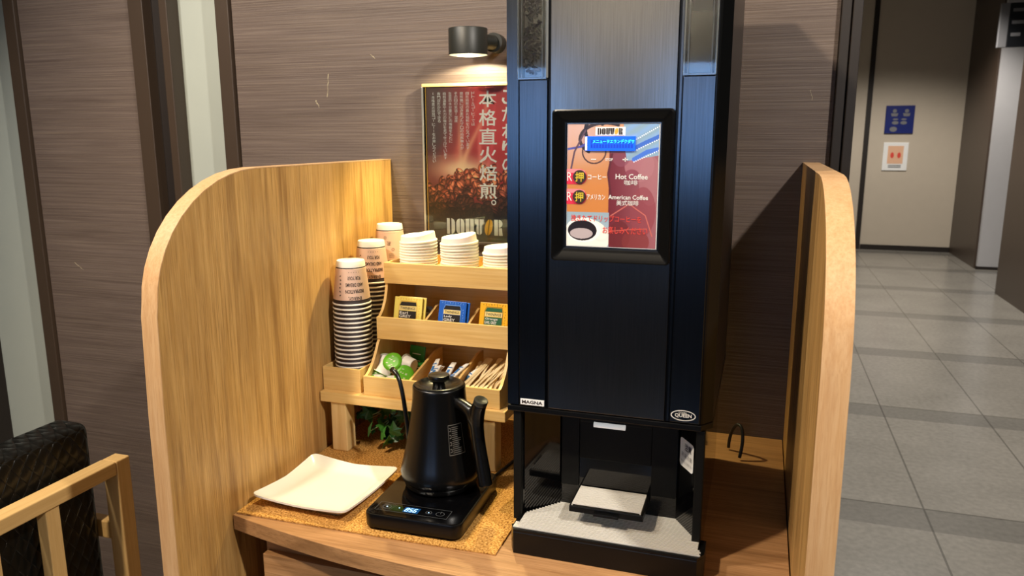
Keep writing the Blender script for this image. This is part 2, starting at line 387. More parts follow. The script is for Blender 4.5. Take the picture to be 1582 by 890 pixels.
def text_geo(s, bold=0.0, space_line=1.0, space_char=1.0, align='CENTER'):
    key = (s, bold, space_line, space_char, align)
    if key in TXT: return TXT[key]
    cu = bpy.data.curves.new('t', 'FONT'); cu.body = s; cu.size = 1; cu.offset = bold; cu.resolution_u = 2
    cu.align_x = align; cu.align_y = 'CENTER'; cu.space_line = space_line; cu.space_character = space_char
    o = bpy.data.objects.new('t', cu); C.objects.link(o)
    bpy.context.view_layer.update()
    ev = o.evaluated_get(bpy.context.evaluated_depsgraph_get()); me = ev.to_mesh()
    vs = [(v.co.x, v.co.y) for v in me.vertices]; fs = [tuple(p.vertices) for p in me.polygons]
    ev.to_mesh_clear(); C.objects.unlink(o); bpy.data.objects.remove(o); bpy.data.curves.remove(cu)
    TXT[key] = (vs, fs); return vs, fs
def add_text(mb, s, box, mapf, bold=0.0, space_line=1.0, fit=True, flip=False, align='CENTER', space_char=1.0):
    """box=(u0,v0,u1,v1): text stretched into it; mapf(u,v)->xyz"""
    vs, fs = text_geo(s, bold, space_line, space_char, align)
    if not vs: return
    xs = [v[0] for v in vs]; ys = [v[1] for v in vs]; x0, x1, y0, y1 = min(xs), max(xs), min(ys), max(ys)
    out = []
    for x, y in vs:
        a = (x-x0)/max(1e-6, x1-x0); b = (y-y0)/max(1e-6, y1-y0)
        if flip: a = 1-a; b = 1-b
        out.append(mb.bm.verts.new(mapf(box[0]+a*(box[2]-box[0]), box[1]+b*(box[3]-box[1]))))
    for f in fs:
        try: ff = mb.bm.faces.new([out[i] for i in f]); ff.material_index = mb.mi
        except ValueError: pass
def ellipse(cx, cy, rx, ry, n=24, rot=0, a0=0, a1=2*PI):
    full = abs(a1-a0-2*PI) < 1e-6; out = []
    for i in range(n if full else n+1):
        t = a0+(a1-a0)*i/n; x = rx*math.cos(t); y = ry*math.sin(t)
        out.append((cx+x*math.cos(rot)-y*math.sin(rot), cy+x*math.sin(rot)+y*math.cos(rot)))
    return out
def rrect(x0, y0, x1, y1, r, n=6):
    out = []
    for cx, cy, a in ((x1-r, y1-r, 0), (x0+r, y1-r, 90), (x0+r, y0+r, 180), (x1-r, y0+r, 270)):
        for i in range(n+1): t = R(a+90*i/n); out.append((cx+r*math.cos(t), cy+r*math.sin(t)))
    return out
def ring(mb, outer, inner, mapf):
    n = len(outer); a = [mb.bm.verts.new(mapf(*p)) for p in outer]; b = [mb.bm.verts.new(mapf(*p)) for p in inner]
    for i in range(n):
        f = mb.bm.faces.new((a[i], a[(i+1) % n], b[(i+1) % n], b[i])); f.material_index = mb.mi
def stroke(mb, pts, w, mapf):
    for (x0, y0), (x1, y1) in zip(pts, pts[1:]):
        d = math.hypot(x1-x0, y1-y0) or 1e-6; nx, ny = -(y1-y0)/d*w/2, (x1-x0)/d*w/2
        f = mb.bm.faces.new([mb.bm.verts.new(mapf(*p)) for p in ((x0+nx, y0+ny), (x1+nx, y1+ny), (x1-nx, y1-ny), (x0-nx, y0-ny))]); f.material_index = mb.mi
def logo(mb, x0, y0, x1, y1, mapf, mi_letters, mi_bean):
    """fat stencil letters, each cut by an upright slit, fifth one a tilted bean"""
    n = 6; w = (x1-x0)/n; h = y1-y0; g = w*.05; lw = w*.86
    def X(i): return x0+i*w
    mb.mi = mi_letters
    half = lw/2-g
    def left_half(i): return [(X(i), y0), (X(i)+half, y0), (X(i)+half, y1), (X(i), y1)]
    def arc(cx, cy, rx, ry, a0, a1, m=8): return [(cx+rx*math.cos(R(a0+(a1-a0)*k/m)), cy+ry*math.sin(R(a0+(a1-a0)*k/m))) for k in range(m+1)]
    def rhalf(i): # right half rounded
        cx = X(i)+lw/2+g; return [(cx, y0)] + arc(cx, y0+h*.3, half, h*.3, -90, 0) + arc(cx, y1-h*.3, half, h*.3, 0, 90)
    def lhalf(i):
        cx = X(i)+lw/2-g; return arc(cx, y1-h*.3, half, h*.3, 90, 180) + arc(cx, y0+h*.3, half, h*.3, 180, 270)
    mb.poly([(X(0), y0), (X(0)+half*.8, y0), (X(0)+half*.8, y1), (X(0), y1)], mapf); mb.poly(rhalf(0), mapf)
    mb.poly(lhalf(1), mapf); mb.poly(rhalf(1), mapf)
    cx = X(2)+lw/2
    mb.poly([(X(2), y1)] + arc(cx-g, y0+h*.3, half, h*.3, 180, 270) + [(cx-g, y1)], mapf)
    mb.poly([(cx+g, y0)] + arc(cx+g, y0+h*.3, half, h*.3, -90, 0) + [(X(2)+lw, y1), (cx+g, y1)], mapf)
    cx = X(3)+lw/2
    mb.poly([(X(3)-g, y1), (X(3)-g, y1-h*.28), (cx-half*.75, y1-h*.34), (cx-half*.75, y0+h*.1), (cx-g, y0), (cx-g, y1)], mapf)
    mb.poly([(X(3)+lw+g, y1), (cx+g, y1), (cx+g, y0), (cx+half*.75, y0+h*.1), (cx+half*.75, y1-h*.34), (X(3)+lw+g, y1-h*.28)], mapf)
    mb.mi = mi_bean; cx = X(4)+lw/2; cy = (y0+y1)/2
    def sk(p, q=.22): return (p[0]+(p[1]-cy)*q, p[1])
    mb.poly([sk(p) for p in arc(cx-g*.7, cy, half*.95, h*.5, 90, 270, 12)], mapf)
    mb.poly([sk(p) for p in arc(cx+g*.7, cy, half*.95, h*.5, -90, 90, 12)], mapf)
    mb.mi = mi_letters
    mb.poly([(X(5), y0), (X(5)+half, y0), (X(5)+half, y1), (X(5), y1)], mapf)
    cx = X(5)+half+2*g
    mb.poly([(cx, y1-h*.5)] + arc(cx, y1-h*.25, half, h*.25, -90, 90), mapf)
    mb.poly([(cx, y0), (cx+half*1.05, y0), (cx+half*.8, y1-h*.52), (cx, y1-h*.52)], mapf)
    mb.mi = 0
def print_grid(name, nx, ny, colf, mapf, mat, parent):
    """a printed sheet: colf(U,V) arrays (V=0 top) -> rgb sRGB array"""
    U, V = np.meshgrid(np.linspace(0, 1, nx), np.linspace(0, 1, ny)); col = np.clip(colf(U, V), 0, 1)
    lc = np.where(col <= .04045, col/12.92, ((col+.055)/1.055)**2.4)
    me = bpy.data.meshes.new(name)
    vs = [mapf(float(u), 1-float(v)) for u, v in zip(U.ravel(), V.ravel())]
    fs = [(j*nx+i, (j+1)*nx+i, (j+1)*nx+i+1, j*nx+i+1) for j in range(ny-1) for i in range(nx-1)]
    me.from_pydata(vs, [], fs); a = me.color_attributes.new('print', 'FLOAT_COLOR', 'POINT')
    a.data.foreach_set('color', np.concatenate([lc.reshape(-1, 3), np.ones((nx*ny, 1))], 1).astype(np.float32).ravel())
    me.materials.append(MT[mat]); o = bpy.data.objects.new(name, me); C.objects.link(o); o.parent = parent; return o

# ================================================================== SETTING
YW = 1.695
struct('floor', MB().box(-4, 3.2, -4, 11, -.1, 0), 'floor')
struct('ceiling', MB().box(-4, 3.2, -4, 11, 3.0, 3.1), 'ceil')
struct('wall_back', MB().box(-1.293, .126, YW, 1.8, 0, 3.0), 'brown')
struct('wall_back_recess', MB().box(-4, -1.293, YW+.04, 1.8, 0, 3.0), 'greywall')
struct('wall_back_panel', MB().box(-2.0, -1.609, YW, YW+.04, 0, 3.0), 'brown')
struct('wall_back_panel', MB().box(-3.6, -2.36, YW, YW+.04, 0, 3.0), 'brown')
struct('trim_1', MB().box(-1.335, -1.295, YW-.012, YW+.04, 0, 3.0, .002), 'frame')
struct('trim_2', MB().box(-2.042, -2.002, YW-.012, YW+.04, 0, 3.0, .002), 'frame')
struct('trim_3', MB().box(-1.607, -1.56, YW-.012, YW+.04, 0, 3.0, .002), 'frame')
struct('trim_4', MB().box(-1.56, -1.515, YW+.02, YW+.04, 0, 3.0), 'frame_dark')
struct('trim_5', MB().box(-1.515, -1.49, YW-.004, YW+.04, 0, 3.0, .002), 'frame')
struct('trim_6', MB().box(-2.36, -2.29, YW-.012, YW+.04, 0, 3.0, .002), 'frame_dark')
struct('trim_7', MB().box(.127, .146, YW-.014, 1.8, 0, 3.0, .002), 'frame_dark')
struct('trim_8', MB().box(.147, .165, YW-.02, 1.8, 0, 3.0, .002), 'frame_dark')
struct('wall_far', MB().box(-1, 2.172, 10.23, 10.33, 0, 3.0), 'cream')
struct('baseboard_far', MB().box(1.19, 2.170, 10.215, 10.229, 0, .06), 'frame_dark')
struct('trim_9', MB().box(1.13, 1.185, 10.21, 10.229, 0, 3.0), 'frame_dark')
struct('wall_corridor_reveal', MB().box(2.172, 2.40, 9.06, 10.33, 0, 3.0), 'pillar')
struct('wall_corridor_end', MB().box(2.19, 2.55, 9.0, 9.055, .03, 3.0), 'palepanel')
struct('baseboard_corridor', MB().box(2.172, 2.55, 8.985, 9.0, 0, .03), 'frame_dark')
struct('wall_right', MB().box(2.02, 2.55, 4.5, 7.64, 0, 3.0), 'pillar')
struct('wall_front', MB().box(-4, 3.2, -4.1, -4.0, 1.25, 3.0), 'cream')
struct('wall_front_added_dark', MB().box(-4, 3.2, -4.1, -3.98, 0, 1.249), 'brown')  # unseen dark lower wall, added to keep the machine's low reflections dark
struct('wall_left', MB().box(-4.1, -4.0, -4, 1.8, 0, 3.0), 'cream')
# scuffs on the brown panelling
mb = MB()
for x, z, dx, dz, wd in [(-1.024, 1.53, -.006, -.055, .006), (-1.064, 1.468, .009, -.018, .006), (-.908, 1.572, .012, -.01, .005), (-1.9, 1.02, .03, -.02, .004), (-.55, 1.58, .004, -.012, .004), (.092, 1.45, -.004, .02, .0015), (-1.36, .68, .01, -.006, .005)]:
    if abs(x-.092) < .001: x = .085
    mapf = lambda u, v: (u, YW-.0006, v)
    pts = [(x+dx*q+random.uniform(-.0018, .0018), z+dz*q) for q in (0, .2, .35, .5, .7, .85, 1)]
    for p_, q_ in zip(pts, pts[1:]): stroke(mb, [p_, q_], wd*random.uniform(.12, .5), mapf)
mb.build('scuff_mark', 'scuff', bpy.data.objects['wall_back'])
struct('trim_10', MB().box(-.092, -.088, YW-.003, YW-.0005, .72, 3.0), 'frame_dark')

# signs at the end of the corridor
t = thing('wall_sign', 'square dark blue sign with white symbols on the far cream wall', 'sign', (1.50, 10.229, 1.40))
MB().box(-.155, .155, -.02, 0, 0, .325, .004).build('sign_board', 'signblue', t)
mb = MB(); mf = lambda u, v: (u, -.0215, v)
for cx in (-.06, .07):
    mb.poly(ellipse(cx, .262, .022, .022, 14), mf); mb.poly([(cx-.04, .235), (cx+.04, .235), (cx+.03, .2), (cx-.03, .2)], mf)
for cx in (-.045, .045): mb.poly(ellipse(cx, .125, .036, .02, 14), mf); mb.poly(ellipse(cx, .165, .03, .01, 12), mf)
mb.poly(ellipse(-.06, .05, .04, .03, 14), mf)
mb.build('symbols', 'signgrey', t)
t = thing('notice_sign', 'white notice with peach picture below the blue sign on the far wall', 'sign', (1.49, 10.229, .965))
MB().box(-.135, .135, -.015, 0, 0, .33, .003).build('notice_board', 'white_label', t)
mb = MB(); mf = lambda u, v: (u, -.0165, v); mb.poly([(-.085, .08), (.085, .08), (.085, .29), (-.085, .29)], mf)
mb.build('picture', 'peach', t)
mb = MB(); mf = lambda u, v: (u, -.018, v)
mb.poly(ellipse(-.035, .18, .02, .035, 12), mf); mb.build('figure', MT['red_print'], t)
mb = MB(); mb.poly(ellipse(.04, .18, .02, .035, 12), mf); mb.build('figure', MT['red_print'], t)
mb = MB()
for k in range(2): mb.poly([(-.07, .035+k*.02), (.07, .035+k*.02), (.07, .045+k*.02), (-.07, .045+k*.02)], mf)
mb.build('caption', 'signgrey', t)
t = thing('hanging_sign', 'dark sign board with grey left edge high at the corridor end', 'sign', (2.03, 8.6, 2.19))
MB().box(0, .075, -.04, 0, 0, .40, .004).build('side_strip', 'signgrey', t)
MB().box(.075, .42, -.04, 0, 0, .40, .004).build('board', 'signdark', t)
mb = MB(); mf = lambda u, v: (u, -.0415, v)
for k in range(3): mb = MB(); mb.poly([(.10, .32-k*.11), (.24-k*.03, .32-k*.11), (.24-k*.03, .35-k*.11), (.10, .35-k*.11)], mf); mb.build('lettering_line', 'signgrey', t)
MB().box(.2, .22, -.03, -.01, .40, .80).build('hanger', 'signdark', t)

# ================================================================== SCREENS (boards), COUNTER
def board_profile():
    pts = [(YW, 0), (YW, 1.325), (1.17, 1.325)]
    # rounded top front corner
    for a in range(8, 90, 8):
        t = R(a); pts.append((1.17-.262*math.sin(t), 1.325-.205*(1-math.cos(t))*1.0-.0*a))
    pts += [(.905, 1.11), (.90, .95), (.898, .6), (.898, 0)]
    return pts
for side, x0, x1, lab in (('left', -.893, -.863, 'tall oak side screen with rounded top left of the kettle'), ('right', .076, .108, 'tall oak side screen with rounded top right of the black machine')):
    t = thing('side_screen', lab, 'partition', ((x0+x1)/2, YW-.001, 0)); hw = (x1-x0)/2
    pp = [(y-YW, z) for y, z in board_profile()]
    MB().prism(pp, 'YZ', -hw+.0006, hw-.0006).build('panel', 'oak', t)
    # edge banding strip following the outline
    mb = MB(); edge = pp[1:]; n = len(edge); rows = []
    for i, (y, z) in enumerate(edge):
        a = edge[max(i-1, 0)]; b = edge[min(i+1, n-1)]; dy, dz = b[0]-a[0], b[1]-a[1]; d = math.hypot(dy, dz); ny, nz = dz/d, -dy/d
        if i == 0: ny, nz = 0, 1
        rows.append([mb.bm.verts.new(q) for q in ((-hw, y-ny*.001, z-nz*.001), (-hw, y+ny*.0008, z+nz*.0008), (hw, y+ny*.0008, z+nz*.0008), (hw, y-ny*.001, z-nz*.001))])
    for a, b in zip(rows, rows[1:]):
        for k in range(3): mb.bm.faces.new((a[k], a[k+1], b[k+1], b[k]))
    bmesh.ops.recalc_face_normals(mb.bm, faces=mb.bm.faces)
    eb = smooth_angle(mb.build('edge_band', 'oak_edge', t), 30)

def cfront(x): return .979 + .056*((x+.393)/.47)**2
t = thing('service_counter', 'oak service counter with bowed front carrying kettle and coffee machine', 'counter', (-.393, 1.695, 0))
xs = np.linspace(-.861, .0745, 25)
pts = [(x+.393, cfront(x)-1.695) for x in xs] + [(.0745+.393, -.002), (-.861+.393, -.002)]
MB().prism(pts, 'XY', .692, .72, bev=.0008).build('worktop', 'oak_top', t)
MB().box(-.802+.393, .03+.393, 1.045-1.695, -.003, 0, .692).build('cabinet_body', 'oak_top', t)
MB().box(-.798+.393, -.395+.393, 1.027-1.695, 1.045-1.695, .08, .66, .001).build('door', 'oak_top', t)
MB().box(-.392+.393, .026+.393, 1.027-1.695, 1.045-1.695, .08, .66, .001).build('door', 'oak_top', t)

# cork mat
t = tag(MB().prism([(-.858, 1.04), (-.70, 1.0415), (-.52, 1.045), (-.372, 1.05), (-.371, 1.3), (-.372, 1.62), (-.858, 1.62)], 'XY', .7202, .7235, bev=.0006).build('cork_mat', 'cork'), 'speckled cork mat on the counter under plate and kettle base', 'mat')
ZM = .7237

# ================================================================== PLATE
def plate():
    t = thing('serving_plate', 'square white plate with upturned corners on the cork mat', 'plate', (-.742, 1.157, ZM), R(-2.5))
    mb = MB(); N = 40; hx, hy = .098, .096
    def P(u, v, dz):  # u,v in -1..1
        # superellipse-like square with rounded corners
        s = max(abs(u), abs(v)); 
        if s < 1e-6: return Vector((0, 0, dz+.004))
        d = math.hypot(u, v); cx, cy = u, v
        k = 1.0
        # round off corners
        rr = .12; ax, ay = abs(u)/s, abs(v)/s
        if min(ax, ay) > 1-rr:
            e = math.hypot(ax-(1-rr), ay-(1-rr)); f = rr/e if e > rr else 1; nx, ny = (1-rr)+(ax-(1-rr))*f, (1-rr)+(ay-(1-rr))*f; cx = math.copysign(nx*s, u); cy = math.copysign(ny*s, v)
        cor = (abs(cx)*abs(cy))**1.5
        z = .004
        if s > .72: q = (s-.72)/.28; z += .0115*q**1.5
        z += .008*cor*(max(0, s-.5)/.5)
        cc = 1-.03*(1-min(1, (min(ax, ay)/.8))**1)*s  # slightly pinched sides
        return Vector((cx*hx*cc, cy*hy*cc, z+dz))
    lin_ = [(-1+2*i/N) for i in range(N+1)]
    top = [[mb.bm.verts.new(P(u, v, .002)) for u in lin_] for v in lin_]
    def B(u, v):
        s = max(abs(u), abs(v)); p = P(u, v, -.0015)
        if s < .70: p.z = .0
        elif s < .76: p.z = .001
        else: p.z = max(.002, p.z)
        return p
    bot = [[mb.bm.verts.new(B(u, v)) for u in lin_] for v in lin_]
    for j in range(N):
        for i in range(N):
            mb.bm.faces.new((top[j][i], top[j][i+1], top[j+1][i+1], top[j+1][i])); mb.bm.faces.new((bot[j][i], bot[j+1][i], bot[j+1][i+1], bot[j][i+1]))
    for i in range(N):
        mb.bm.faces.new((top[0][i], bot[0][i], bot[0][i+1], top[0][i+1])); mb.bm.faces.new((top[N][i+1], bot[N][i+1], bot[N][i], top[N][i]))
        mb.bm.faces.new((top[i+1][0], bot[i+1][0], bot[i][0], top[i][0])); mb.bm.faces.new((top[i][N], bot[i][N], bot[i+1][N], top[i+1][N]))
    o = mb.build('plate_body', 'white_china', t); smooth_angle(o, 50)
    mb = MB(); mb.box(-.062, .062, -.060, .060, 0, .004, .0015); mb.build('foot', 'white_china', t)
plate()

# ================================================================== KETTLE
def kettle():
    bx0, bx1, by0, by1 = -.616, -.440, 1.058, 1.270
    t = thing('kettle_base', 'flat black electric kettle base with lit blue digits on the cork mat', 'kettle base', ((bx0+bx1)/2, (by0+by1)/2, ZM), R(1.5))
    hx, hy = (bx1-bx0)/2, (by1-by0)/2
    mb = MB(); mb.prism(rrect(-hx+.008, -hy+.008, hx-.008, hy-.008, .014), 'XY', 0, .006); mb.build('foot', 'black_matte', t)
    mb = MB(); mb.prism(rrect(-hx, -hy, hx, hy, .018, 10), 'XY', .005, .0295, bev=.002); smooth_angle(mb.build('housing', 'black', t), 35)
    mb = MB(); mb.prism(rrect(-hx+.003, -hy+.003, hx-.003, hy-.003, .016, 10), 'XY', .0290, .0306); mb.build('glass_top', 'black_gloss', t)
    mf = lambda u, v: (u, v, .0308)
    mb = MB(); y0 = -hy+.012; mb.poly([(-.024, y0+.008), (.004, y0+.008), (.004, y0+.026), (-.024, y0+.026)], mf); mb.build('display', 'kledbg', t)
    mf = lambda u, v: (u, v, .0311)
    def seg(mb, ch, cx, cy, w, h):
        S = {'a': ((-1, 1), (1, 1)), 'b': ((1, 1), (1, 0)), 'c': ((1, 0), (1, -1)), 'd': ((-1, -1), (1, -1)), 'e': ((-1, 0), (-1, -1)), 'f': ((-1, 1), (-1, 0)), 'g': ((-1, 0), (1, 0))}
        for s in {'8': 'abcdefg', '5': 'afgcd', '9': 'abcdfg', '6': 'acdefg'}[ch]:
            (a, b), (c, d) = S[s]; stroke(mb, [(cx+a*w+b*h*.15, cy+b*h), (cx+c*w+d*h*.15, cy+d*h)], .0012, mf)
    for k, ch in enumerate('856'): mb = MB(); seg(mb, ch, -.018+k*.0075, y0+.0165, .0022, .0055); mb.build('display_digit', 'kled', t)
    for cx, cy in ((-.0335, y0+.019), (.0215, y0+.017), (-.056, y0+.018)): mb = MB(); mb.poly(ellipse(cx, cy, .0012, .0012, 10), mf); mb.build('indicator_light', 'kled', t)
    mb = MB()
    mk = [(-.073, y0+.004), (.058, y0+.004), (.058, y0+.032), (-.073, y0+.032)]
    stroke(mb, mk+[mk[0]], .0005, mf)
    for cx, r in ((-.056, .0075), (.0215, .0055), (.042, .0075)):
        ring(mb, ellipse(cx, y0+.0175, r, r*.9, 20), ellipse(cx, y0+.0175, r-.0006, r*.9-.0006, 20), mf)
    stroke(mb, [(.042, y0+.018), (.042, y0+.026)], .0007, mf)
    for k in range(7): stroke(mb, [(-.068+k*.0035, y0+.006), (-.062+k*.0035, y0+.029)], .00025, mf)
    mb.build('button_marks', 'kgrey', t)
    mb = MB(); mb.tube([(hx-.03, hy-.004, .012), (hx-.02, hy+.04, .004), (hx-.005, hy+.12, .004), (hx+.03, hy+.2, .004), (hx+.03, hy+.28, .004)], .003, 8); mb.build('power_cord', 'cable', t)

    kz = ZM+.0310
    t = thing('gooseneck_kettle', 'matte black gooseneck electric kettle standing on its base', 'kettle', (-.53, 1.2, kz))
    prof = [(0, .001), (.060, .001), (.064, .003), (.0665, .008), (.0675, .0135), (.0668, .0142), (.0685, .0150), (.0715, .020), (.0728, .028), (.0718, .037), (.069, .048), (.0655, .062), (.062, .078), (.0585, .096), (.0552, .115), (.0522, .134), (.0498, .152), (.0482, .168), (.0476, .178), (.0475, .1855), (.0470, .1885), (.0455, .1895), (.0445, .1890), (.0440, .187)]
    mb = MB(); mb.lathe(prof, 72); smooth_angle(mb.build('body', 'kettle', t), 50)
    mb = MB(); mb.lathe([(.0443, .1860), (.0440, .1905), (.0425, .1918), (.0395, .1920), (.0375, .1905), (.0355, .1880), (.024, .1835), (.014, .1820), (0, .1818)], 64)
    lid = smooth_angle(mb.build('lid', 'kettle', t), 40)
    mb = MB(); mb.lathe([(.0125, .1815), (.0112, .186), (.0112, .1945), (.0125, .1965), (.0182, .1970), (.0192, .1985), (.0194, .2055), (.0185, .2075), (.016, .2083), (0, .2080)], 48)
    smooth_angle(mb.build('lid_knob', 'kettle', lid), 40)
    h = Vector((.906, -.42, 0)).normalized()
    def Ph(r, z): return h*r+Vector((0, 0, z-kz))
    # handle: stub from the body, rising to the cap, grip going down to the base
    path = [Ph(.0465, .921), Ph(.056, .921), Ph(.068, .9185), Ph(.080, .9145), Ph(.089, .906), Ph(.094, .896), Ph(.0985, .880)]
    mb = MB(); mb.tube(path, [.010, .010, .0105, .012, .013, .012, .010], 20)
    grip = [Ph(.1045, .9335), Ph(.0995, .922), Ph(.0965, .908), Ph(.0965, .892), Ph(.0985, .874), Ph(.1025, .852), Ph(.1075, .828), Ph(.1130, .804), Ph(.117, .787)]
    mb.tube(grip, [.0122, .0128, .0128, .0118, .0112, .0112, .0116, .0122, .0124], 24)
    o = mb.build('handle', 'kettle', t, smooth=True); rm = o.modifiers.new('merge', 'REMESH'); rm.mode = 'VOXEL'; rm.voxel_size = .0012; rm.use_smooth_shade = True
    sm = o.modifiers.new('smooth', 'SMOOTH'); sm.iterations = 12; sm.factor = .6
    mb = MB(); d = (grip[0]-grip[1]).normalized(); q = d.to_track_quat('Z', 'Y').to_matrix().to_4x4(); q.translation = grip[0]-d*.001
    mb.lathe([(.0122, 0), (.0124, .0016), (.0120, .0018), (.0122, .0022), (.0124, .0075), (.0115, .0088), (.0085, .0084), (.004, .0068), (0, .0064)], 32, mat=q)
    smooth_angle(mb.build('handle_cap', 'lampblack', t), 40)
    # spout
    s = -h
    def Ps(r, z): return s*r+Vector((0, 0, z-kz))
    sp = [Ps(.058, .785), Ps(.074, .786), Ps(.084, .796), Ps(.089, .812), Ps(.0925, .838), Ps(.0970, .863), Ps(.1015, .887), Ps(.1065, .908), Ps(.112, .924), Ps(.119, .935), Ps(.127, .941), Ps(.1345, .943)]
    mb = MB(); mb.tube(sp, [.012, .009, .0065, .0052, .0047, .0044, .0042, .0042, .0042, .0044, .0050, .0060], 18); mb.build('spout', 'kettle', t, smooth=True)
    # rating label on the side of the body
    def lab(off):
        def f(u, v):
            z = .078+v*.052; a0 = math.atan2(-.42, .906)-.10+u*.50-.36; rr = np.interp(z, [p[1] for p in prof], [p[0] for p in prof])+off
            return (rr*math.cos(a0), rr*math.sin(a0), z)
        return f
    mb = MB()
    for i in range(8):
        for j in range(4): mb.poly([(i/8, j/4), ((i+1)/8, j/4), ((i+1)/8, (j+1)/4), (i/8, (j+1)/4)], lab(.0003))
    l = mb.build('rating_label', 'black', t); l['label'] = 'silver and black rating label'
    mb = MB(); f = lab(.0006)
    stroke(mb, [(0, 0), (.33, 0), (.66, 0), (1, 0), (1, .5), (1, 1), (.66, 1), (.33, 1), (0, 1), (0, .5), (0, 0)], .025, f)
    for k in range(14):
        x = random.uniform(.45, .75); v = .07+k*.065
        stroke(mb, [(.22, v), (.45, v), (x+.1, v)], .026, f)
    for k in (.15, .38, .62, .85): stroke(mb, [(.06, k-.05), (.16, k-.05), (.16, k+.05), (.06, k+.05)], .03, f)
    mb.build('label_print', 'silver', l)
kettle()

# ================================================================== BAMBOO ORGANISER
def rack():
    t = thing('bamboo_riser', 'low bamboo riser table on square legs behind kettle and plate', 'riser', (-.655, 1.33, ZM))
    X0, X1, Y1 = -.861+.655, -.449+.655, .285
    mb = MB(); mb.box(X0, X1, 0, Y1, .108, .130, .0015); mb.build('top', 'bamX', t)
    for lx in (X0+.022, X1-.058):
        for ly in (.004, Y1-.04):
            mb = MB(); mb.box(lx, lx+.036, ly, ly+.036, 0, .108, .002); mb.build('leg', 'pine', t)
    ZR = ZM+.1302
    # cup tray
    t = thing('cup_tray', 'narrow open bamboo box holding the paper cup stacks on the riser', 'box', (-.8165, 1.345, ZR))
    hw, L = .0445, .268
    mb = MB(); mb.box(-hw+.004, hw-.004, .004, L-.004, 0, .005); mb.build('bottom', 'bamY', t)
    mb = MB(); mb.box(-hw, hw, 0, .004, 0, .050, .0006); mb.build('front', 'bamX', t)
    mb = MB(); mb.box(-hw, hw, L-.004, L, 0, .050, .0006); mb.build('back', 'bamX', t)
    for s in (-1, 1):
        mb = MB(); a, b = sorted((s*hw, s*(hw-.004))); mb.box(a, b, .004, L-.004, 0, .050, .0006); mb.build('side', 'bamY', t)
    # tiered organiser
    t = thing('tiered_organiser', 'three tier bamboo organiser holding lids, tea bags and sachets', 'organiser', (-.6125, 1.345, ZR))
    W = .1495; D = .245; zb = -ZR
    z = lambda a: a-ZR
    # stepped side panels with curved scallops
    prof = [(0, z(.854)), (0, z(.893)), (.012, z(.898)), (.03, z(.912)), (.046, z(.932)), (.058, z(.951)), (.066, z(.957)), (.066, z(1.004)),
            (.072, z(1.007)), (.083, z(1.016)), (.095, z(1.033)), (.103, z(1.054)), (.107, z(1.07)), (.107, z(1.114)), (D, z(1.114)), (D, z(.854))]
    for s in (-1, 1):
        mb = MB(); a, b = sorted((s*W, s*(W-.006))); mb.prism(prof, 'YZ', a, b); mb.build('side_panel', 'bamZ', t)
    Wi = W-.006
    mb = MB(); mb.box(-Wi, Wi, D-.005, D, 0, z(1.114)); mb.build('back_panel', 'bamX', t)
    for nm, y, z0, z1, bk in (('front_board', 0, .854, .894, .2), ('front_board', .066, .957, 1.005, 0), ('front_board', .107, 1.07, 1.115, 0)):
        mb = MB(); mb.box(-W, W, y-.006, y-.0001, z(z0), z(z1), .0008); mb.build(nm, 'bamX', t)
    mb = MB(); mb.box(-Wi, Wi, 0, D-.005, 0, .005); mb.build('shelf', 'bamX', t)
    mb = MB(); mb.box(-Wi, Wi, .066, D-.005, z(.957), z(.962)); mb.build('shelf', 'bamX', t)
    mb = MB(); mb.box(-Wi, Wi, .107, D-.005, z(1.07), z(1.075)); mb.build('shelf', 'bamX', t)
    for dx in (-.049, .049):
        mb = MB(); mb.prism([(0, .005), (0, .036), (.14, .066), (.17, .066), (.17, .005)], 'YZ', dx-.0025, dx+.0025); mb.build('divider', 'bamY', t)
        mb = MB(); mb.prism([(.066, z(.962)), (.066, z(.990)), (.15, z(1.018)), (.18, z(1.018)), (.18, z(.962))], 'YZ', dx-.0025, dx+.0025); mb.build('divider', 'bamY', t)
        mb = MB(); mb.prism([(.107, z(1.075)), (.107, z(1.105)), (D-.005, z(1.105)), (D-.005, z(1.075))], 'YZ', dx-.0025, dx+.0025); mb.build('divider', 'bamY', t)
rack()

# ================================================================== PAPER CUPS (upside down, nested)
def cup_mesh():
    # local: rim at z=0 (down), base at z=.092 (up)
    H = .092; rb, rr = .029, .0395
    r = lambda z: rr+(rb-rr)*z/H
    prof = [(r(.004)-.001, .0005), (.0402, .0002), (.0410, .0014), (.0408, .0030), (.0396, .0038), (r(.0042)+.0002, .0042), (r(.0115)+.0002, .0115), (r(.0118)+.0006, .0118), (r(.0765)+.0006, .0765), (r(.0785)+.0002, .0770), (r(.079)-.0002, .0790), (r(.0795)+.0002, .0795), (r(.090)+.0002, .0895), (.0283, .0918), (.0265, H), (.0262, .0905), (0, .0902)]
    mats = [0, 0, 0, 0, 2, 2, 1, 1, 1, 2, 2, 0, 0, 0, 0, 0]
    mb = MB(); mb.lathe(prof, 48, mats=mats); return mb, r
mb, rcup = cup_mesh(); proto = mb.build('paper_cup', ['white_paper', 'pink_paper', 'ink']); smooth_angle(proto, 40)
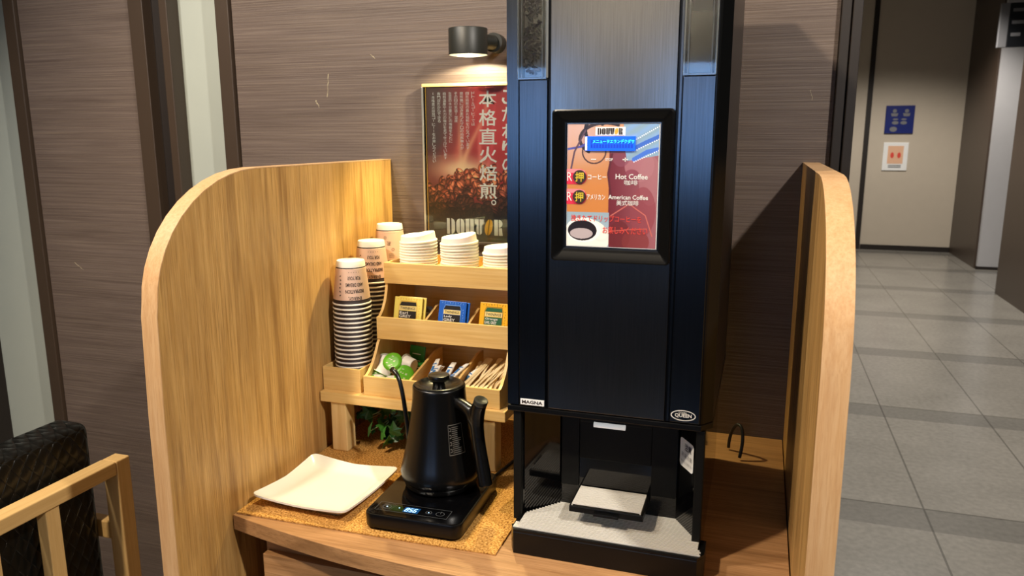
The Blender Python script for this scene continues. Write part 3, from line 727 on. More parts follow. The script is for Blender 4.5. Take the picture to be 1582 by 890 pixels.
def cup_print(parent, ang, kind):
    """ang: direction of the print's centre (world angle)"""
    def mf(u, v):  # u metres along the circumference, v height
        a = ang+u/.034; rr = rcup(v)+.0009; return (rr*math.cos(a), rr*math.sin(a), v)
    mb = MB()
    if kind == 'text':
        for s, v0, v1, wd in (('ENERGY,', .0125, .0205, .025), ('INSPIRATION', .0265, .0345, .037), ('AND DREAMS', .0400, .0480, .036), ('FOR YOU!', .0540, .0620, .027)):
            add_text(mb, s, (-wd/2, v0, wd/2, v1), mf, flip=True, bold=.02)
        for k in range(5): mb.poly(ellipse(-.011+k*.0055, .0700, .0008, .0008, 8), mf)
        for k in range(6): mb.poly(ellipse(-.030+random.uniform(-.001, .001), .022+k*.008, .0012, .002, 8, random.uniform(0, 3)), mf)
    else:
        for (cx, cy) in ((-.011, .063), (.006, .036)):
            ring(mb, ellipse(cx, cy, .0035, .0035, 16), ellipse(cx, cy, .0030, .0030, 16), mf); ring(mb, ellipse(cx, cy, .0018, .0018, 12), ellipse(cx, cy, .0014, .0014, 12), mf)
        for k in range(5):
            stroke(mb, [(-.006+random.uniform(-.002, .002)+.0012*j, .050+.005*math.sin(k+j*.9)) for j in range(7)], .0004, mf)
        add_text(mb, 'ENJOY', (-.003, .0255, .006, .028), mf, flip=True); add_text(mb, 'YOUR BREAK', (-.003, .0215, .008, .024), mf, flip=True); add_text(mb, 'COFFEE', (-.003, .0175, .008, .020), mf, flip=True)
        for k in range(9): mb.poly(ellipse(-.012+k*.003, .0725, .0004, .0004, 6), mf)
    return mb.build('printed_lettering' if kind == 'text' else 'printed_doodle', 'ink', parent)
stacks = [('front', 1.402, 19, 1.125), ('middle', 1.494, 22, 1.155), ('rear', 1.585, 25, 1.182)]
first = True; cx = -.8165; sp_ = .0089
for nm, y, n, ztop in stacks:
    z0 = ZM+.1302+.0052
    d = (ztop-.092-z0)/(n-1)
    for k in range(n):
        if first: o = proto; first = False
        else: o = proto.copy(); C.objects.link(o)
        jx, jy = (random.uniform(-.0002, .0002), random.uniform(-.0002, .0002)) if k < n-1 else (0, 0)
        o.location = (cx+jx, y+jy, z0+k*d); o.rotation_euler = (0, 0, random.uniform(0, 6) if k < n-1 else 0)
        if k == n-1:
            tag(o, {'front': 'topmost upturned blush paper cup of the front stack', 'middle': 'topmost upturned blush paper cup of the middle stack', 'rear': 'topmost upturned blush cup of the rear stack beside the lids'}[nm], 'paper cup', 'upturned paper cups in the bamboo box')
            toward = math.atan2(0-y, 0-cx)
            cup_print(o, toward+({'front': .18, 'middle': .12, 'rear': -.0}[nm]), 'doodle' if nm == 'rear' else 'text')
        else:
            tag(o, f'white rimmed paper cup nested under the top one in the {nm} stack', 'paper cup', f'nested paper cups of the {nm} stack')

# ================================================================== LIDS
def lid_mesh():
    mb = MB()
    prof = [(.0385, 0), (.0412, .0004), (.0418, .0022), (.0412, .0042), (.0392, .0048), (.0386, .0060), (.0372, .0135), (.0366, .0158), (.0350, .0165), (.0335, .0150), (.030, .0128), (0, .0125)]
    mb.lathe(prof, 56)
    # raised drinking lip on one side
    for v in mb.bm.verts:
        if v.co.z > .0125 and math.hypot(v.co.x, v.co.y) > .032:
            a = math.atan2(v.co.y, v.co.x); v.co.z += .0055*max(0, math.cos(a))**1.2
    bmesh.ops.recalc_face_normals(mb.bm, faces=mb.bm.faces)
    mb.box(.024, .034, -.002, .002, .016, .0215, .0008)
    return mb
lp = smooth_angle(lid_mesh().build('cup_lid', 'white_lid'), 35)
first = True; ZT = 1.0752
for nm, x, n, rz in (('left', -.7095, 14, .35), ('middle', -.6125, 14, .5), ('right', -.5155, 11, .3)):
    for k in range(n):
        if first: o = lp; first = False
        else: o = lp.copy(); C.objects.link(o)
        o.location = (x+random.uniform(-.0008, .0008), 1.512+random.uniform(-.0008, .0008), ZT+.0004+k*.0058)
        f = max(0, k-n+5)
        o.rotation_euler = (0, -R(.9)*f if nm != 'right' else -R(.4)*f, rz if k == n-1 else rz+random.uniform(-.25, .25))
        if f: o.location.z += .0005*f
        if k == n-1: tag(o, f'topmost white plastic cup lid of the {nm} stack on the top tier', 'cup lid', 'white lids on the top tier')
        else: tag(o, f'white plastic cup lid below the top one in the {nm} lid stack', 'cup lid', f'lids in the {nm} stack')

# ================================================================== TEA SACHETS
def sachet(x, y, z, w, h, base, base2, dark, title, sub, subh, label, tilt, rz, panel='black'):
    t = thing('tea_sachet', label, 'tea bag', (x, y, z), rz)
    rot = Matrix.Rotation(R(-tilt), 4, 'X')
    def F(off):
        return lambda u, v: tuple(rot @ Vector((u*w/2, off, v*h)))
    m1 = plain('sachet_'+title.split()[0].lower(), base, .35); m2 = plain('sachet_art', base2, .4); m3 = plain('sachet_band', dark, .4)
    mb = MB(); mb.box(-w/2, w/2, -.0015, .0015, 0, h, .0010, mat=rot)
    mb.build('envelope', m1, t)
    mb = MB()
    for k in range(9):
        a = -.75+k*.19; mb.poly(ellipse(a, .93+.02*math.cos(a*1.5), .03+.02*(k % 2), .012, 8, k), F(-.0019))
    for k in range(6): mb.poly(ellipse(.78+.03*(k % 2), .78-k*.07, .03, .012, 8, k*1.3), F(-.0019))
    ring(mb, [(-.66, .3), (-.66, .78), (-.54, .895), (.56, .895), (.64, .80), (.64, .3)], [(-.64, .3), (-.64, .775), (-.53, .88), (.55, .88), (.62, .80), (.62, .3)], F(-.0019))
    mb.build('flourish', m2, t)
    mb = MB(); mb.poly([(-.62, .765), (-.50, .87), (.54, .87), (.60, .77)], F(-.002)); mb.build('band', m3, t)
    mb = MB(); mb.poly([(-.62, .64), (-.62, .76), (.60, .76), (.60, .64)], F(-.002)); mb.build('name_band', plain('sachet_cream', 'f3dc8e', .4), t)
    mb = MB(); add_text(mb, 'TWININGS', (-.55, .665, .53, .735), F(-.0024), bold=.01); mb.build('name_lettering', 'ink', t)
    mb = MB(); mb.poly([(-.62, .1), (-.62, .63), (.60, .63), (.60, .1)], F(-.002)); mb.build('title_panel', m3, t)
    mb = MB(); add_text(mb, title, (-.56, .54, -.56+.145*len(title), .61), F(-.0024), bold=.01); add_text(mb, sub, (-.58, .45, .25, .525), F(-.0024), bold=.01); mb.build('title_lettering', 'white_ink', t)
    return t
zt = .9625
sachet(-.709, 1.437, zt, .067, .080, 'f0dc6c', 'e09a2a', '191512', 'Earl', 'GREY', 1, 'pale yellow tea sachet with black band in the left compartment, front one', 14, R(-2))
sachet(-.703, 1.4435, zt, .067, .080, 'ecd768', 'e09a2a', '191512', 'Earl', 'GREY', 1, 'pale yellow tea sachet mostly hidden behind the front yellow one', 14, R(-4))
sachet(-.607, 1.437, zt, .064, .078, '1560c8', '8ab8ee', '191512', 'Lady', 'GREY', 1, 'blue tea sachet with black band in the middle compartment, front one', 14, R(-4))
sachet(-.602, 1.4435, zt, .064, .076, '1a66cc', '8ab8ee', '191512', 'Lady', 'GREY', 1, 'blue tea sachet peeking out behind the front blue one', 14, R(-6))
sachet(-.514, 1.437, zt, .064, .080, 'f5b81e', '7a5510', '20603a', 'Orange', 'EARL GREY', 1, 'orange yellow tea sachet with green band in the right compartment', 14, R(-3))

# ================================================================== CREAMER PODS
ZB = ZM+.1302+.0052
def pod():
    t = thing('creamer_pod', 'x', 'creamer')
    MT.setdefault('ribbed', plain('ribbed_white_plastic', 'f6f4ee', .4))
    mb = MB(); n = 48; prof = [(0, 0), (.0125, 0), (.0135, .001), (.0150, .012), (.0168, .0235), (.0205, .0240), (.0205, .0246)]
    mb.lathe(prof, n)
    for v in mb.bm.verts:
        r = math.hypot(v.co.x, v.co.y)
        if .001 < v.co.z < .023 and r > .01:
            a = math.atan2(v.co.y, v.co.x); k = 1+.025*math.cos(24*a); v.co.x *= k; v.co.y *= k
    smooth_angle(mb.build('cup', 'ribbed', t), 40)
    mb = MB(); mb.lathe([(.0206, .0246), (.0206, .0250), (.012, .0253), (0, .0253)], 40)
    mb.mi = 1
    mf = lambda u, v: (u, v, .0256)
    for k in range(14):
        a = random.uniform(0, 6.28); q = random.uniform(.003, .016)
        stroke(mb, [(q*math.cos(a)-.002, q*math.sin(a)), (q*math.cos(a)+.002, q*math.sin(a)+random.uniform(-.001, .001))], .0012, mf)
    mb.build('foil_lid', ['green_foil', 'white_paper'], t)
    return t
pp0 = pod(); first = True
pods = [(-.744, 1.402, .030, -55, 35, 'white creamer pod leaning at the back left of the bottom tier'),
        (-.727, 1.384, .050, 150, -40, 'white creamer pod tipped base up at the front left'),
        (-.707, 1.360, .027, 180, 0, 'upturned ribbed white creamer pod standing at the front of the pile'),
        (-.714, 1.392, .040, 48, 8, 'creamer pod on top of the pile showing bright green lid'),
        (-.693, 1.388, .022, 66, 28, 'creamer pod low in the pile with green lid facing forward'),
        (-.688, 1.428, .034, -85, 75, 'white creamer pod lying at the back beside the divider'),
        (-.738, 1.370, .029, 172, 60, 'white creamer pod low at the front left corner'),
        (-.715, 1.430, .018, -80, 0, 'white creamer pod half buried at the back of the pile')]
GREEN = 0
for i, (x, y, z, tilt, rz, lab) in enumerate(pods):
    o = pp0 if i == 0 else copy_tree(pp0)
    o.location = (x, y, ZB+z+.004); o.rotation_euler = (R(tilt), 0, R(rz)); tag(o, lab, 'creamer', 'creamer pods in the bottom tier')
def packet(x, y, z, w, h, rx, rz, mat, lab, nm='tea_packet', cat='packet'):
    t = thing(nm, lab, cat, (x, y, z)); t.rotation_euler = (R(rx), 0, R(rz))
    mb = MB(); mb.box(-w/2, w/2, -.0012, .0012, 0, h, .0006); mb.build('envelope', mat, t)
    mb = MB(); mf = lambda u, v: (u, -.0016, v)
    for k in range(3): stroke(mb, [(-w*.3, h*(.75-k*.2)), (w*.25, h*(.75-k*.2))], .002, mf)
    mb.build('print', 'white_ink', t)
packet(-.700, 1.455, ZB, .042, .072, -12, -14, 'green_dark', 'dark green packet standing behind the creamer pods')
packet(-.740, 1.350, ZB+.022, .05, .035, -70, 5, 'green_foil', 'flat green packet under the front left creamer pods')

MT['grey_foil'] = plain('grey_foil', '8e8a80', .35, metal=.3)
packet(-.676, 1.466, zt, .030, .056, -14, 24, 'grey_foil', 'small grey packet standing behind the yellow tea sachets', 'foil_packet')
# sugar sticks in the middle compartment
def sugar():
    t = thing('sugar_sachet', 'x', 'sugar')
    mb = MB(); n = 10
    mb.tube([(0, 0, 0), (0, .006, 0), (0, .02, 0), (0, .055, 0), (0, .069, 0), (0, .075, 0)], [.0062, .0060, .0068, .0068, .0060, .0062], 16)
    for v in mb.bm.verts:
        e = min(v.co.y, .075-v.co.y); k = .12 if e < .004 else min(1, .25+e/.03); v.co.z *= k*.6
    mb.build('paper_tube', 'white_paper', t, smooth=True)
    mb = MB(); mf = lambda u, v: (u, v, .0043)
    for y in (.018, .023, .052): mb.poly([(-.0052, y), (.0052, y), (.0052, y+.003), (-.0052, y+.003)], mf)
    mb.poly([(-.003, .03), (.003, .03), (.003, .047), (-.003, .047)], mf)
    mb.build('blue_print', 'blue_ink', t); return t
s0 = sugar()
labs = ['leftmost against the divider', 'second from the left divider', 'lying on top at the back', 'in the middle of the pile', 'crossing the middle of the pile', 'right of the middle', 'second from the right divider', 'rightmost by the right divider', 'lowest at the front']
for i, lb in enumerate(labs):
    o = s0 if i == 0 else copy_tree(s0)
    o.location = (-.648+i*.0088, 1.352+.012*(i % 3), ZB+.012+.006*((i*5) % 4)); o.rotation_euler = (R(12+6*(i % 3)), R(random.uniform(-25, 25)), R(-12+random.uniform(-14, 14)))
    tag(o, f'white and blue paper sugar sachet {lb}', 'sugar sachet', 'sugar sachets in the middle compartment')

# wooden stirrers
def stirrer():
    mb = MB(); pts = []
    out = [(-.0042, 0), (-.0045, .006), (-.0026, .016), (-.0022, .06), (-.0028, .105), (-.0042, .112), (-.0040, .118), (-.002, .121), (.002, .121), (.0040, .118), (.0042, .112), (.0028, .105), (.0022, .06), (.0026, .016), (.0045, .006), (.0042, 0)]
    mb.prism(out, 'XY', -.0006, .0006); return mb.build('wooden_stirrer', 'stick')
st = stirrer(); NS = 34
for i in range(NS):
    o = st if i == 0 else st.copy()
    if i: C.objects.link(o)
    layer = i//9; k = i % 9
    o.location = (-.554+k*.0098+.003*(layer % 2), 1.350+random.uniform(0, .012), ZB+.010+layer*.0052+random.uniform(0, .003))
    o.rotation_euler = (R(14+random.uniform(-2, 7)), R(random.uniform(-25, 25)), R(random.uniform(-24, 2)))
    tag(o, 'pale wooden stirrer in the right compartment of the bottom tier', 'stirrer', 'wooden stirrers in the bottom tier')

# ================================================================== IVY under the riser
def ivy():
    t = thing('ivy_plant', 'dark green ivy plant in the gap beneath the bamboo riser', 'plant', (-.70, 1.43, ZM))
    mb = MB(); mb.lathe([(0, .0), (.028, .0), (.034, .05), (.036, .055), (.033, .055), (.030, .045), (0, .045)], 24, mat=Matrix.Translation((.0, .06, .0)))
    mb.build('pot', 'terracotta', t, smooth=True)
    mb = MB(); mb2 = MB(); st = MB(); random.seed(21)
    out = [(0, 0), (.22, -.12), (.5, .02), (.42, .28), (.62, .52), (.28, .56), (0, 1.05), (-.28, .56), (-.62, .52), (-.42, .28), (-.5, .02), (-.22, -.12)]
    for i in range(70):
        m = mb2 if i % 4 == 0 else mb
        s = random.uniform(.020, .034); x = random.uniform(-.11, .115); y = random.uniform(-.085, .03); z = random.uniform(.012, .098)
        if x < -.085 and y < -.05: y += .05
        E_ = Euler((R(random.uniform(20, 110)), R(random.uniform(-50, 50)), R(random.uniform(-110, 110)))).to_matrix()
        c = m.bm.verts.new(Vector((x, y, z))+E_ @ Vector((0, .35*s, .10*s)))
        vs = [m.bm.verts.new(Vector((x, y, z))+E_ @ Vector((px*s, py*s, -.12*s*abs(px)*2))) for px, py in out]
        for k in range(len(vs)): m.bm.faces.new((c, vs[k], vs[(k+1) % len(vs)]))
        b = Vector((x, y, z)); a = Vector((random.uniform(-.02, .02), .05, .05)); mid = (a+b)/2+Vector((0, 0, random.uniform(.0, .03)))
        st.tube([a, mid, b], .0009, 5)
    for v in list(mb.bm.verts)+list(mb2.bm.verts)+list(st.bm.verts): v.co.z = min(max(v.co.z, .001), .105); v.co.y = max(v.co.y, -.098) if v.co.z > .075 else v.co.y
    for m, mt in ((mb, 'leaf'), (mb2, 'leaf2')): tag(m.build('leaves', mt, t), kind='stuff')
    tag(st.build('stems', 'stem', t), kind='stuff')
ivy()

# ================================================================== POSTER
PX0, PX1, PZ0, PZ1 = -.764, -.517, 1.135, 1.492
def poster():
    t = thing('framed_poster', 'framed coffee poster with roasted beans and white lettering on the wall', 'poster', ((PX0+PX1)/2, YW, PZ0))
    hw = (PX1-PX0)/2; H = PZ1-PZ0
    MB().box(-hw, hw, -.020, -.0005, 0, H, .001).build('backing_board', MT['black_matte'], t)
    MB().box(-hw-.002, hw+.002, -.024, -.0005, H, H+.007, .001).build('top_rail', 'bamX', t)
    MB().box(-hw-.002, hw+.002, -.024, -.0005, -.007, 0, .001).build('bottom_rail', MT['frame'], t)
    MB().box(-hw-.0035, -hw+.0015, -.0235, -.001, 0, H, .0005).build('side_rail', 'silver', t)
    MB().box(hw-.0015, hw+.0035, -.0235, -.001, 0, H, .0005).build('side_rail', 'silver', t)
    MB().box(-hw+.006, -hw+.0075, -.0225, -.020, 0, H).build('gilt_line', 'gold', t)
    rng = np.random.RandomState(5)
    def nz(U, V, fx, fy, s):
        r = np.random.RandomState(s); o = 0
        for k in range(6):
            a, b, p = r.uniform(.3, 1)*fx*(k+1)*.6, r.uniform(.3, 1)*fy*(k+1)*.6, r.uniform(0, 6.28)
            o = o+np.sin(a*U*6.28+b*V*6.28+p)/(k+1)
        return o/2.2
    def colf(U, V):
        sh = U.shape; c = np.zeros(sh+(3,))
        bg_l = np.array([.40, .31, .29]); red = np.array([.82, .27, .27]); dk = np.array([.16, .07, .06]); red2 = np.array([.55, .10, .11])
        a = np.clip((U-.12)/.45, 0, 1)[..., None]; c[:] = bg_l*(1-a)+red*a
        b = np.clip((V-.35)/.2, 0, 1)[..., None]; c = c*(1-b*.55)+red2*b*.55
        r = np.clip((U-.62)/.3, 0, 1)[..., None]*np.clip(1-V/.25, 0, 1)[..., None]; c = c*(1-r*.5)+np.array([.5, .3, .3])*r*.5
        # flame ribbons rising from the beans
        for k, (x0, wd, amp, ph, col, al) in enumerate([(.50, .030, .06, .3, (1, .72, .55), .8), (.42, .05, .07, 1.2, (.98, .45, .38), .6), (.60, .022, .05, 2.4, (.98, .55, .5), .7), (.30, .07, .06, .9, (.75, .28, .26), .5), (.68, .02, .03, 4, (.95, .35, .4), .6), (.36, .025, .05, 3.1, (1, .8, .6), .5)]):
            xc = x0-.38*(V-.0)*(V > 0)*.9+.12+amp*np.sin(V*9+ph)
            g = np.exp(-((U-xc)/(wd*(.5+1.4*V)))**2)*np.clip((.66-V)/.1, 0, 1)*np.clip(.25+V*1.8, 0, 1)
            c = c*(1-(g*al)[..., None])+np.array(col)*(g*al)[..., None]
        g = np.exp(-(((U-.38)/.30)**2+((V-.53)/.075)**2)); c = c*(1-g[..., None])+np.array([1, .86, .68])*g[..., None]
        # dark lower part
        d = np.clip((V-.70)/.12, 0, 1)[..., None]; c = c*(1-d)+dk*d
        # heap of beans
        asp = (PX1-PX0)/(PZ1-PZ0)
        order = []
        for k in range(300):
            u = rng.uniform(-.03, 1.03); top = .60-.09*np.exp(-((u-.62)/.28)**2)+.015*np.sin(u*15); v = rng.uniform(top, .86)
            order.append((v, u, rng.uniform(0, PI), rng.uniform(.75, 1.3), rng.uniform(0, 1)))
        order.sort()
        for v, u, th, s, q in order:
            dx = (U-u)*asp; dy = (V-v); x = dx*np.cos(th)+dy*np.sin(th); y = -dx*np.sin(th)+dy*np.cos(th)
            rx, ry = .034*s, .022*s; e = (x/rx)**2+(y/ry)**2; m = e < 1
            lit = np.clip(1-(v-.52)/.30, 0, 1); base = np.array([.78, .34, .22])*(.30+.95*lit)*(0.7+.6*q)
            hl = np.clip(.75-((x/rx+.25)**2+(y/ry+.35)**2)*1.1, 0, 1)[..., None]*np.array([.95, .62, .45])*lit*(1.1 if q > .3 else .5)
            col = base*(1-.65*np.clip(e, 0, 1))[..., None]+hl*1.1
            slit = (np.abs(y+.12*ry*np.sin(x/rx*3)) < ry*.13)&(q > .45); col = np.where(slit[..., None], col*.25, col)
            c = np.where(m[..., None], col, c)
        f = np.clip((V-.80)/.07, 0, 1)[..., None]; c = c*(1-f)+np.array([.17, .15, .13])*f
        return c
    print_grid('printed_sheet', 360, 520, colf, lambda u, v: ((u*2-1)*(hw-.008), -.0206, v*H), 'print', t)
    mf = lambda u, v: (-hw+u*2*hw, -.0211, H*(1-v))
    mb = MB()
    for k, ch in enumerate('本格直火焙煎'): add_text(mb, ch, (.560, .030+k*.1165+.103, .735, .030+k*.1165), mf, bold=.012)
    ring(mb, ellipse(.70, .738, .025, .0175, 20), ellipse(.70, .738, .014, .010, 20), mf)
    for k, ch in enumerate('こだわりの'): add_text(mb, ch, (.785, .028+k*.105+.09, .925, .028+k*.105), mf, bold=.012)
    cols = ['ドトールコーヒーでは', '自社焙煎の直火焙煎を行なっています', '焙煎機にはきまったプロの焙煎職人が', 'その日の気温・湿度', '生豆の水分量などの情報をもとに', '焙煎温度や火力の強さを見て仕上げています', '専門店だからできる', '「本格直火焙煎コーヒー」をお楽しみください']
    for i, s in enumerate(cols):
        s = s.replace('ー', '｜').replace('「', '﹁').replace('」', '﹂'); x = .503-i*.0572; dv = .0215
        for k, ch in enumerate(s):
            v = .035+k*dv
            if ch in '｜・﹁﹂': mb.poly([(x-.002, v), (x+.002, v), (x+.002, v+dv*.7), (x-.002, v+dv*.7)], mf); continue
            add_text(mb, ch, (x-.0165, v+dv*.88, x+.0165, v), mf, bold=.0)
    mb.build('white_lettering', 'white_ink', t)
    mb = MB(); mf2 = lambda u, v: mf(u, 1-v); logo(mb, .22, .046, .80, .150, mf2, 0, 1); mb.build('logo', ['white_ink', 'yellow_logo'], t)
    MB().box(-hw+.001, hw-.001, -.0232, -.0218, .0005, H-.0005).build('glazing', 'acrylic', t)
poster()

# ================================================================== WALL LAMP
def lamp():
    t = thing('wall_lamp', 'black cylindrical wall lamp shining down above the poster', 'lamp', (-.605, YW, 1.58))
    c = (-.02, -.085, 0)
    mb = MB(); mb.lathe([(.041, -.027), (.0425, -.027), (.0425, .0265), (.0415, .028), (0, .028)], 64, c=c); mb.lathe([(.041, -.027), (.041, .02), (0, .02)], 64, c=c); smooth_angle(mb.build('shade', 'lampblack', t), 40)
    mb = MB(); mb.lathe([(.0408, -.0035), (.038, -.0038), (0, -.0036)], 48, c=c); mb.build('diffuser', 'bulb', t)
    mb = MB(); mb.tube([(.018, -.03, .004), (.018, -.0005, .004)], .021, 32); mb.tube([(c[0]+.02, c[1]+.03, .004), (.018, -.028, .004)], .016, 20); smooth_angle(mb.build('bracket', 'lampblack', t), 40)
    light('lamp_beam', 'SPOT', (-.625, YW-.085, 1.566), (-.625, YW-.085, 0), 24, (1, .82, .36), spot_size=R(104), spot_blend=.6, shadow_soft_size=.02)
    light('lamp_glow', 'SPOT', (-.625, YW-.085, 1.567), (-.625, YW-.085, 0), 5.5, (1, .90, .62), spot_size=R(158), spot_blend=.1, shadow_soft_size=.005)
lamp()

# ================================================================== COFFEE MACHINE
YF = 1.11; MX0, MX1 = -.371, -.0505
def machine():
    t = thing('coffee_machine', 'tall black bean to cup coffee machine with menu panel on the counter', 'coffee machine', (-.21, 1.30, .72))
    ox, oy, oz = .21, -1.30, -.72
    def B(x0, x1, y0, y1, z0, z1, bev=0, mb=None):
        mb = mb or MB(); mb.box(x0+ox, x1+ox, y0+oy, y1+oy, z0+oz, z1+oz, bev); return mb
    # upper cabinet with chamfered vertical corners
    out = [(MX0, YF+.03), (MX0+.0025, YF+.006), (MX0+.007, YF+.001), (-.067, YF+.001), (-.064, YF+.003), (MX1, YF+.022), (MX1, 1.545), (MX0, 1.545)]
    MB().prism([(a+ox, b+oy) for a, b in out], 'XY', .956+oz, 1.70+oz).build('cabinet', 'black', t)
    out2 = [(MX0-.001, YF+.03), (MX0+.001, YF-.001), (-.066, YF-.002), (MX1+.001, YF+.02), (MX1+.001, 1.545), (MX0-.001, 1.545)]
    MB().prism([(a+ox, b+oy) for a, b in out2], 'XY', .945+oz, .9555+oz, bev=.002).build('bottom_lip', 'black', t)
    B(-.302, -.1205, YF-.0035, YF+.0005, .9575, 1.70, .0008).build('centre_panel', 'brushed', t)
    B(-.350, -.3065, YF-.003, YF+.0005, .9575, 1.4605, .0008).build('left_panel', 'brushed_dark', t)
    B(-.1125, -.0685, YF-.003, YF+.0005, .9575, 1.4605, .0008).build('right_panel', 'brushed_dark', t)
    B(-.117, -.114, YF-.002, YF+.0005, .9575, 1.70).build('trim_strip', 'brushed_dark', t)
    B(-.3695, -.3515, YF-.0015, YF+.0005, .9575, 1.70).build('left_stile', 'brushed_dark', t)
    # hopper windows
    for x0, x1, lb in ((-.350, -.3065, 'clear bean hopper window over roasted beans'), (-.1125, -.0685, 'clear hopper window, dark inside')):
        hb = B(x0+.0075, x1-.0075, YF-.004, YF-.0005, 1.4645, 1.70); h = hb.build('hopper_window', 'black_gloss', t); h['label'] = lb
        f = MB()
        for a, b in ((x0, x0+.0022), (x0+.0055, x0+.0072), (x1-.0072, x1-.0055), (x1-.0022, x1)): B(a, b, YF-.0105, YF+.0005, 1.461, 1.70, .0004, f)
        B(x0, x1, YF-.0105, YF+.0005, 1.461, 1.4635, .0004, f); f.build('acrylic_edge', plain('frosted_acrylic_edge', 'a9aaa6', .15, spec=.8), h)
        B(x0, x1, YF-.0118, YF-.0106, 1.461, 1.70).build('pane', 'acrylic', h)
    B(-.104, -.077, YF-.0046, YF-.0041, 1.545, 1.70).build('hopper_label', plain('beige_label', '9c8a6c', .5), t)
    # screen bezel
    ox0, ox1, oz0, oz1 = -.2965, -.1215, 1.1965, 1.4175; ix0, ix1, iz0, iz1 = -.2755, -.1410, 1.2180, 1.3975
    mb = MB(); O = rrect(ox0, oz0, ox1, oz1, .005, 3); I0 = rrect(ox0+.002, oz0+.002, ox1-.002, oz1-.002, .005, 3); I1 = rrect(ix0-.001, iz0-.001, ix1+.001, iz1+.001, .0005, 3)
    def mid(t_): return [((a[0]*(1-t_)+b[0]*t_), (a[1]*(1-t_)+b[1]*t_)) for a, b in zip(I0, I1)]
    rings = [(O, YF-.0030), (O, YF-.0125), (I0, YF-.0135), (mid(.25), YF-.0120), (mid(.6), YF-.0080), (mid(.9), YF-.0060), (I1, YF-.0060), (I1, YF-.0030)]
    prev = None
    for pts, y in rings:
        cur = [mb.bm.verts.new((p[0]+ox, y+oy, p[1]+oz)) for p in pts]
        if prev:
            n = len(cur)
            for i in range(n): mb.bm.faces.new((prev[i], prev[(i+1) % n], cur[(i+1) % n], cur[i]))
        prev = cur
    bmesh.ops.recalc_face_normals(mb.bm, faces=mb.bm.faces); bz = smooth_angle(mb.build('screen_bezel', 'black', t), 28)
    # menu panel art
    menu = B(ix0, ix1, YF-.0042, YF-.0032, iz0, iz1).build('menu_panel', 'white_label', t)
    def colf(U, V):
        def cm(m, col, c): return c*(1-m[..., None])+np.array(col)*m[..., None]
        c = np.zeros(U.shape+(3,)); g = V[..., None]
        c[:] = np.array([.80, .58, .42])*(1-g)+np.array([.72, .42, .16])*g
        c = cm(np.exp(-(((U-.15)/.25)**2+((V-.02)/.28)**2))*.9, (.80, .66, .62), c)
        c = cm(np.clip((V-.30)/.2, 0, 1)*(U < .47)*.7, (.80, .50, .22), c)
        def curve(c, pts, wd, col):
            for (a, b), (e, f) in zip(pts, pts[1:]):
                L2 = (e-a)**2+((f-b)*1.33)**2; tt = np.clip(((U-a)*(e-a)+(V-b)*1.33*(f-b)*1.33)/L2, 0, 1)
                d = np.hypot(U-a-tt*(e-a), (V-b-tt*(f-b))*1.33); c = cm((d < wd).astype(float), col, c)
            return c
        ar = lambda cx, cy, rx, ry, a0, a1: [(cx+rx*math.cos(R(a0+(a1-a0)*k/24)), cy+ry*math.sin(R(a0+(a1-a0)*k/24))) for k in range(25)]
        c = curve(c, ar(.30, .22, .13, .095, -60, 230), .008, (.30, .2, .18)); c = curve(c, ar(.42, .12, .28, .13, 130, 300), .018, (.22, .17, .17))
        c = curve(c, ar(.30, .05, .10, .1, 80, 330), .020, (.16, .13, .14)); c = curve(c, [(.0, .2), (.15, .18), (.3, .12)], .012, (.3, .3, .6)); c = curve(c, [(.02, .45), (.08, .22), (.2, .05)], .01, (.35, .25, .3))
        right = (U > .47)&(V > .10); gg = np.clip((U-.47)/.5, 0, 1)[..., None]
        mar = np.array([.42, .13, .15])*(1-gg)+np.array([.60, .36, .38])*gg; c = np.where(right[..., None], mar, c)
        for k, (cx, cy, rx, ry, col) in enumerate([(.80, .33, .16, .13, (.70, .48, .50)), (.72, .42, .09, .06, (.5, .2, .25)), (.92, .45, .12, .2, (.66, .44, .45)), (.60, .2, .12, .14, (.52, .28, .33)), (.85, .7, .14, .2, (.55, .25, .27)), (.60, .9, .12, .12, (.40, .14, .13)), (.78, .95, .15, .1, (.5, .2, .18))]):
            c = cm((((U-cx)/rx)**2+((V-cy)/ry)**2 < 1).astype(float)*(U > .47)*.7, col, c)
        c = curve(c, [(.5, .74), (.7, .64), (.88, .73), (.96, .9)], .006, (.75, .4, .35)); c = curve(c, [(.48, .87), (.7, .85), (.9, .84)], .006, (.72, .35, .3)); c = curve(c, [(.5, .24), (.46, .4), (.5, .6)], .012, (.35, .12, .12))
        den = (U > .64)&(V < .30-.25*np.clip(.95-U, 0, 1)*0)&(V < .36-.28*(1-U)*.4-.12*(U > 2)); 
        den = (U > .62+.25*np.clip(V-.12, 0, 1))&(V < .38-.22*U*.6)
        s = .5+.5*np.sin((U*1.2+V*2.6)*26); dc = np.array([.52, .66, .82])*(1-s[..., None]*.35)+np.array([.65, .72, .62])*s[..., None]*.3
        c = np.where(den[..., None], dc, c)
        c = curve(c, [(.72, .2), (.85, .15), (1.0, .10)], .022, (.25, .42, .78)); c = curve(c, [(.74, .28), (.88, .22), (1.0, .2)], .024, (.28, .45, .82))
        for k in range(13):
            for o_ in ((.72, .22, .28, .10), (.74, .30, .26, .09), (.76, .12, .24, .10)):
                u, v = o_[0]+o_[2]*k/12, o_[1]-o_[3]*k/12; c = cm(((U-u)**2+((V-v)*1.33)**2 < .007**2).astype(float), (.95, .96, 1), c)
        ph = (U < .48)&(V > .715); c = np.where(ph[..., None], np.array([.62, .70, .75])+.3*(V[..., None]-.85), c)
        q = ((U-.22)/.27)**2+((V-.93)/.16)**2 < 1; c = np.where((q&ph)[..., None], np.array([.93, .93, .88]), c)
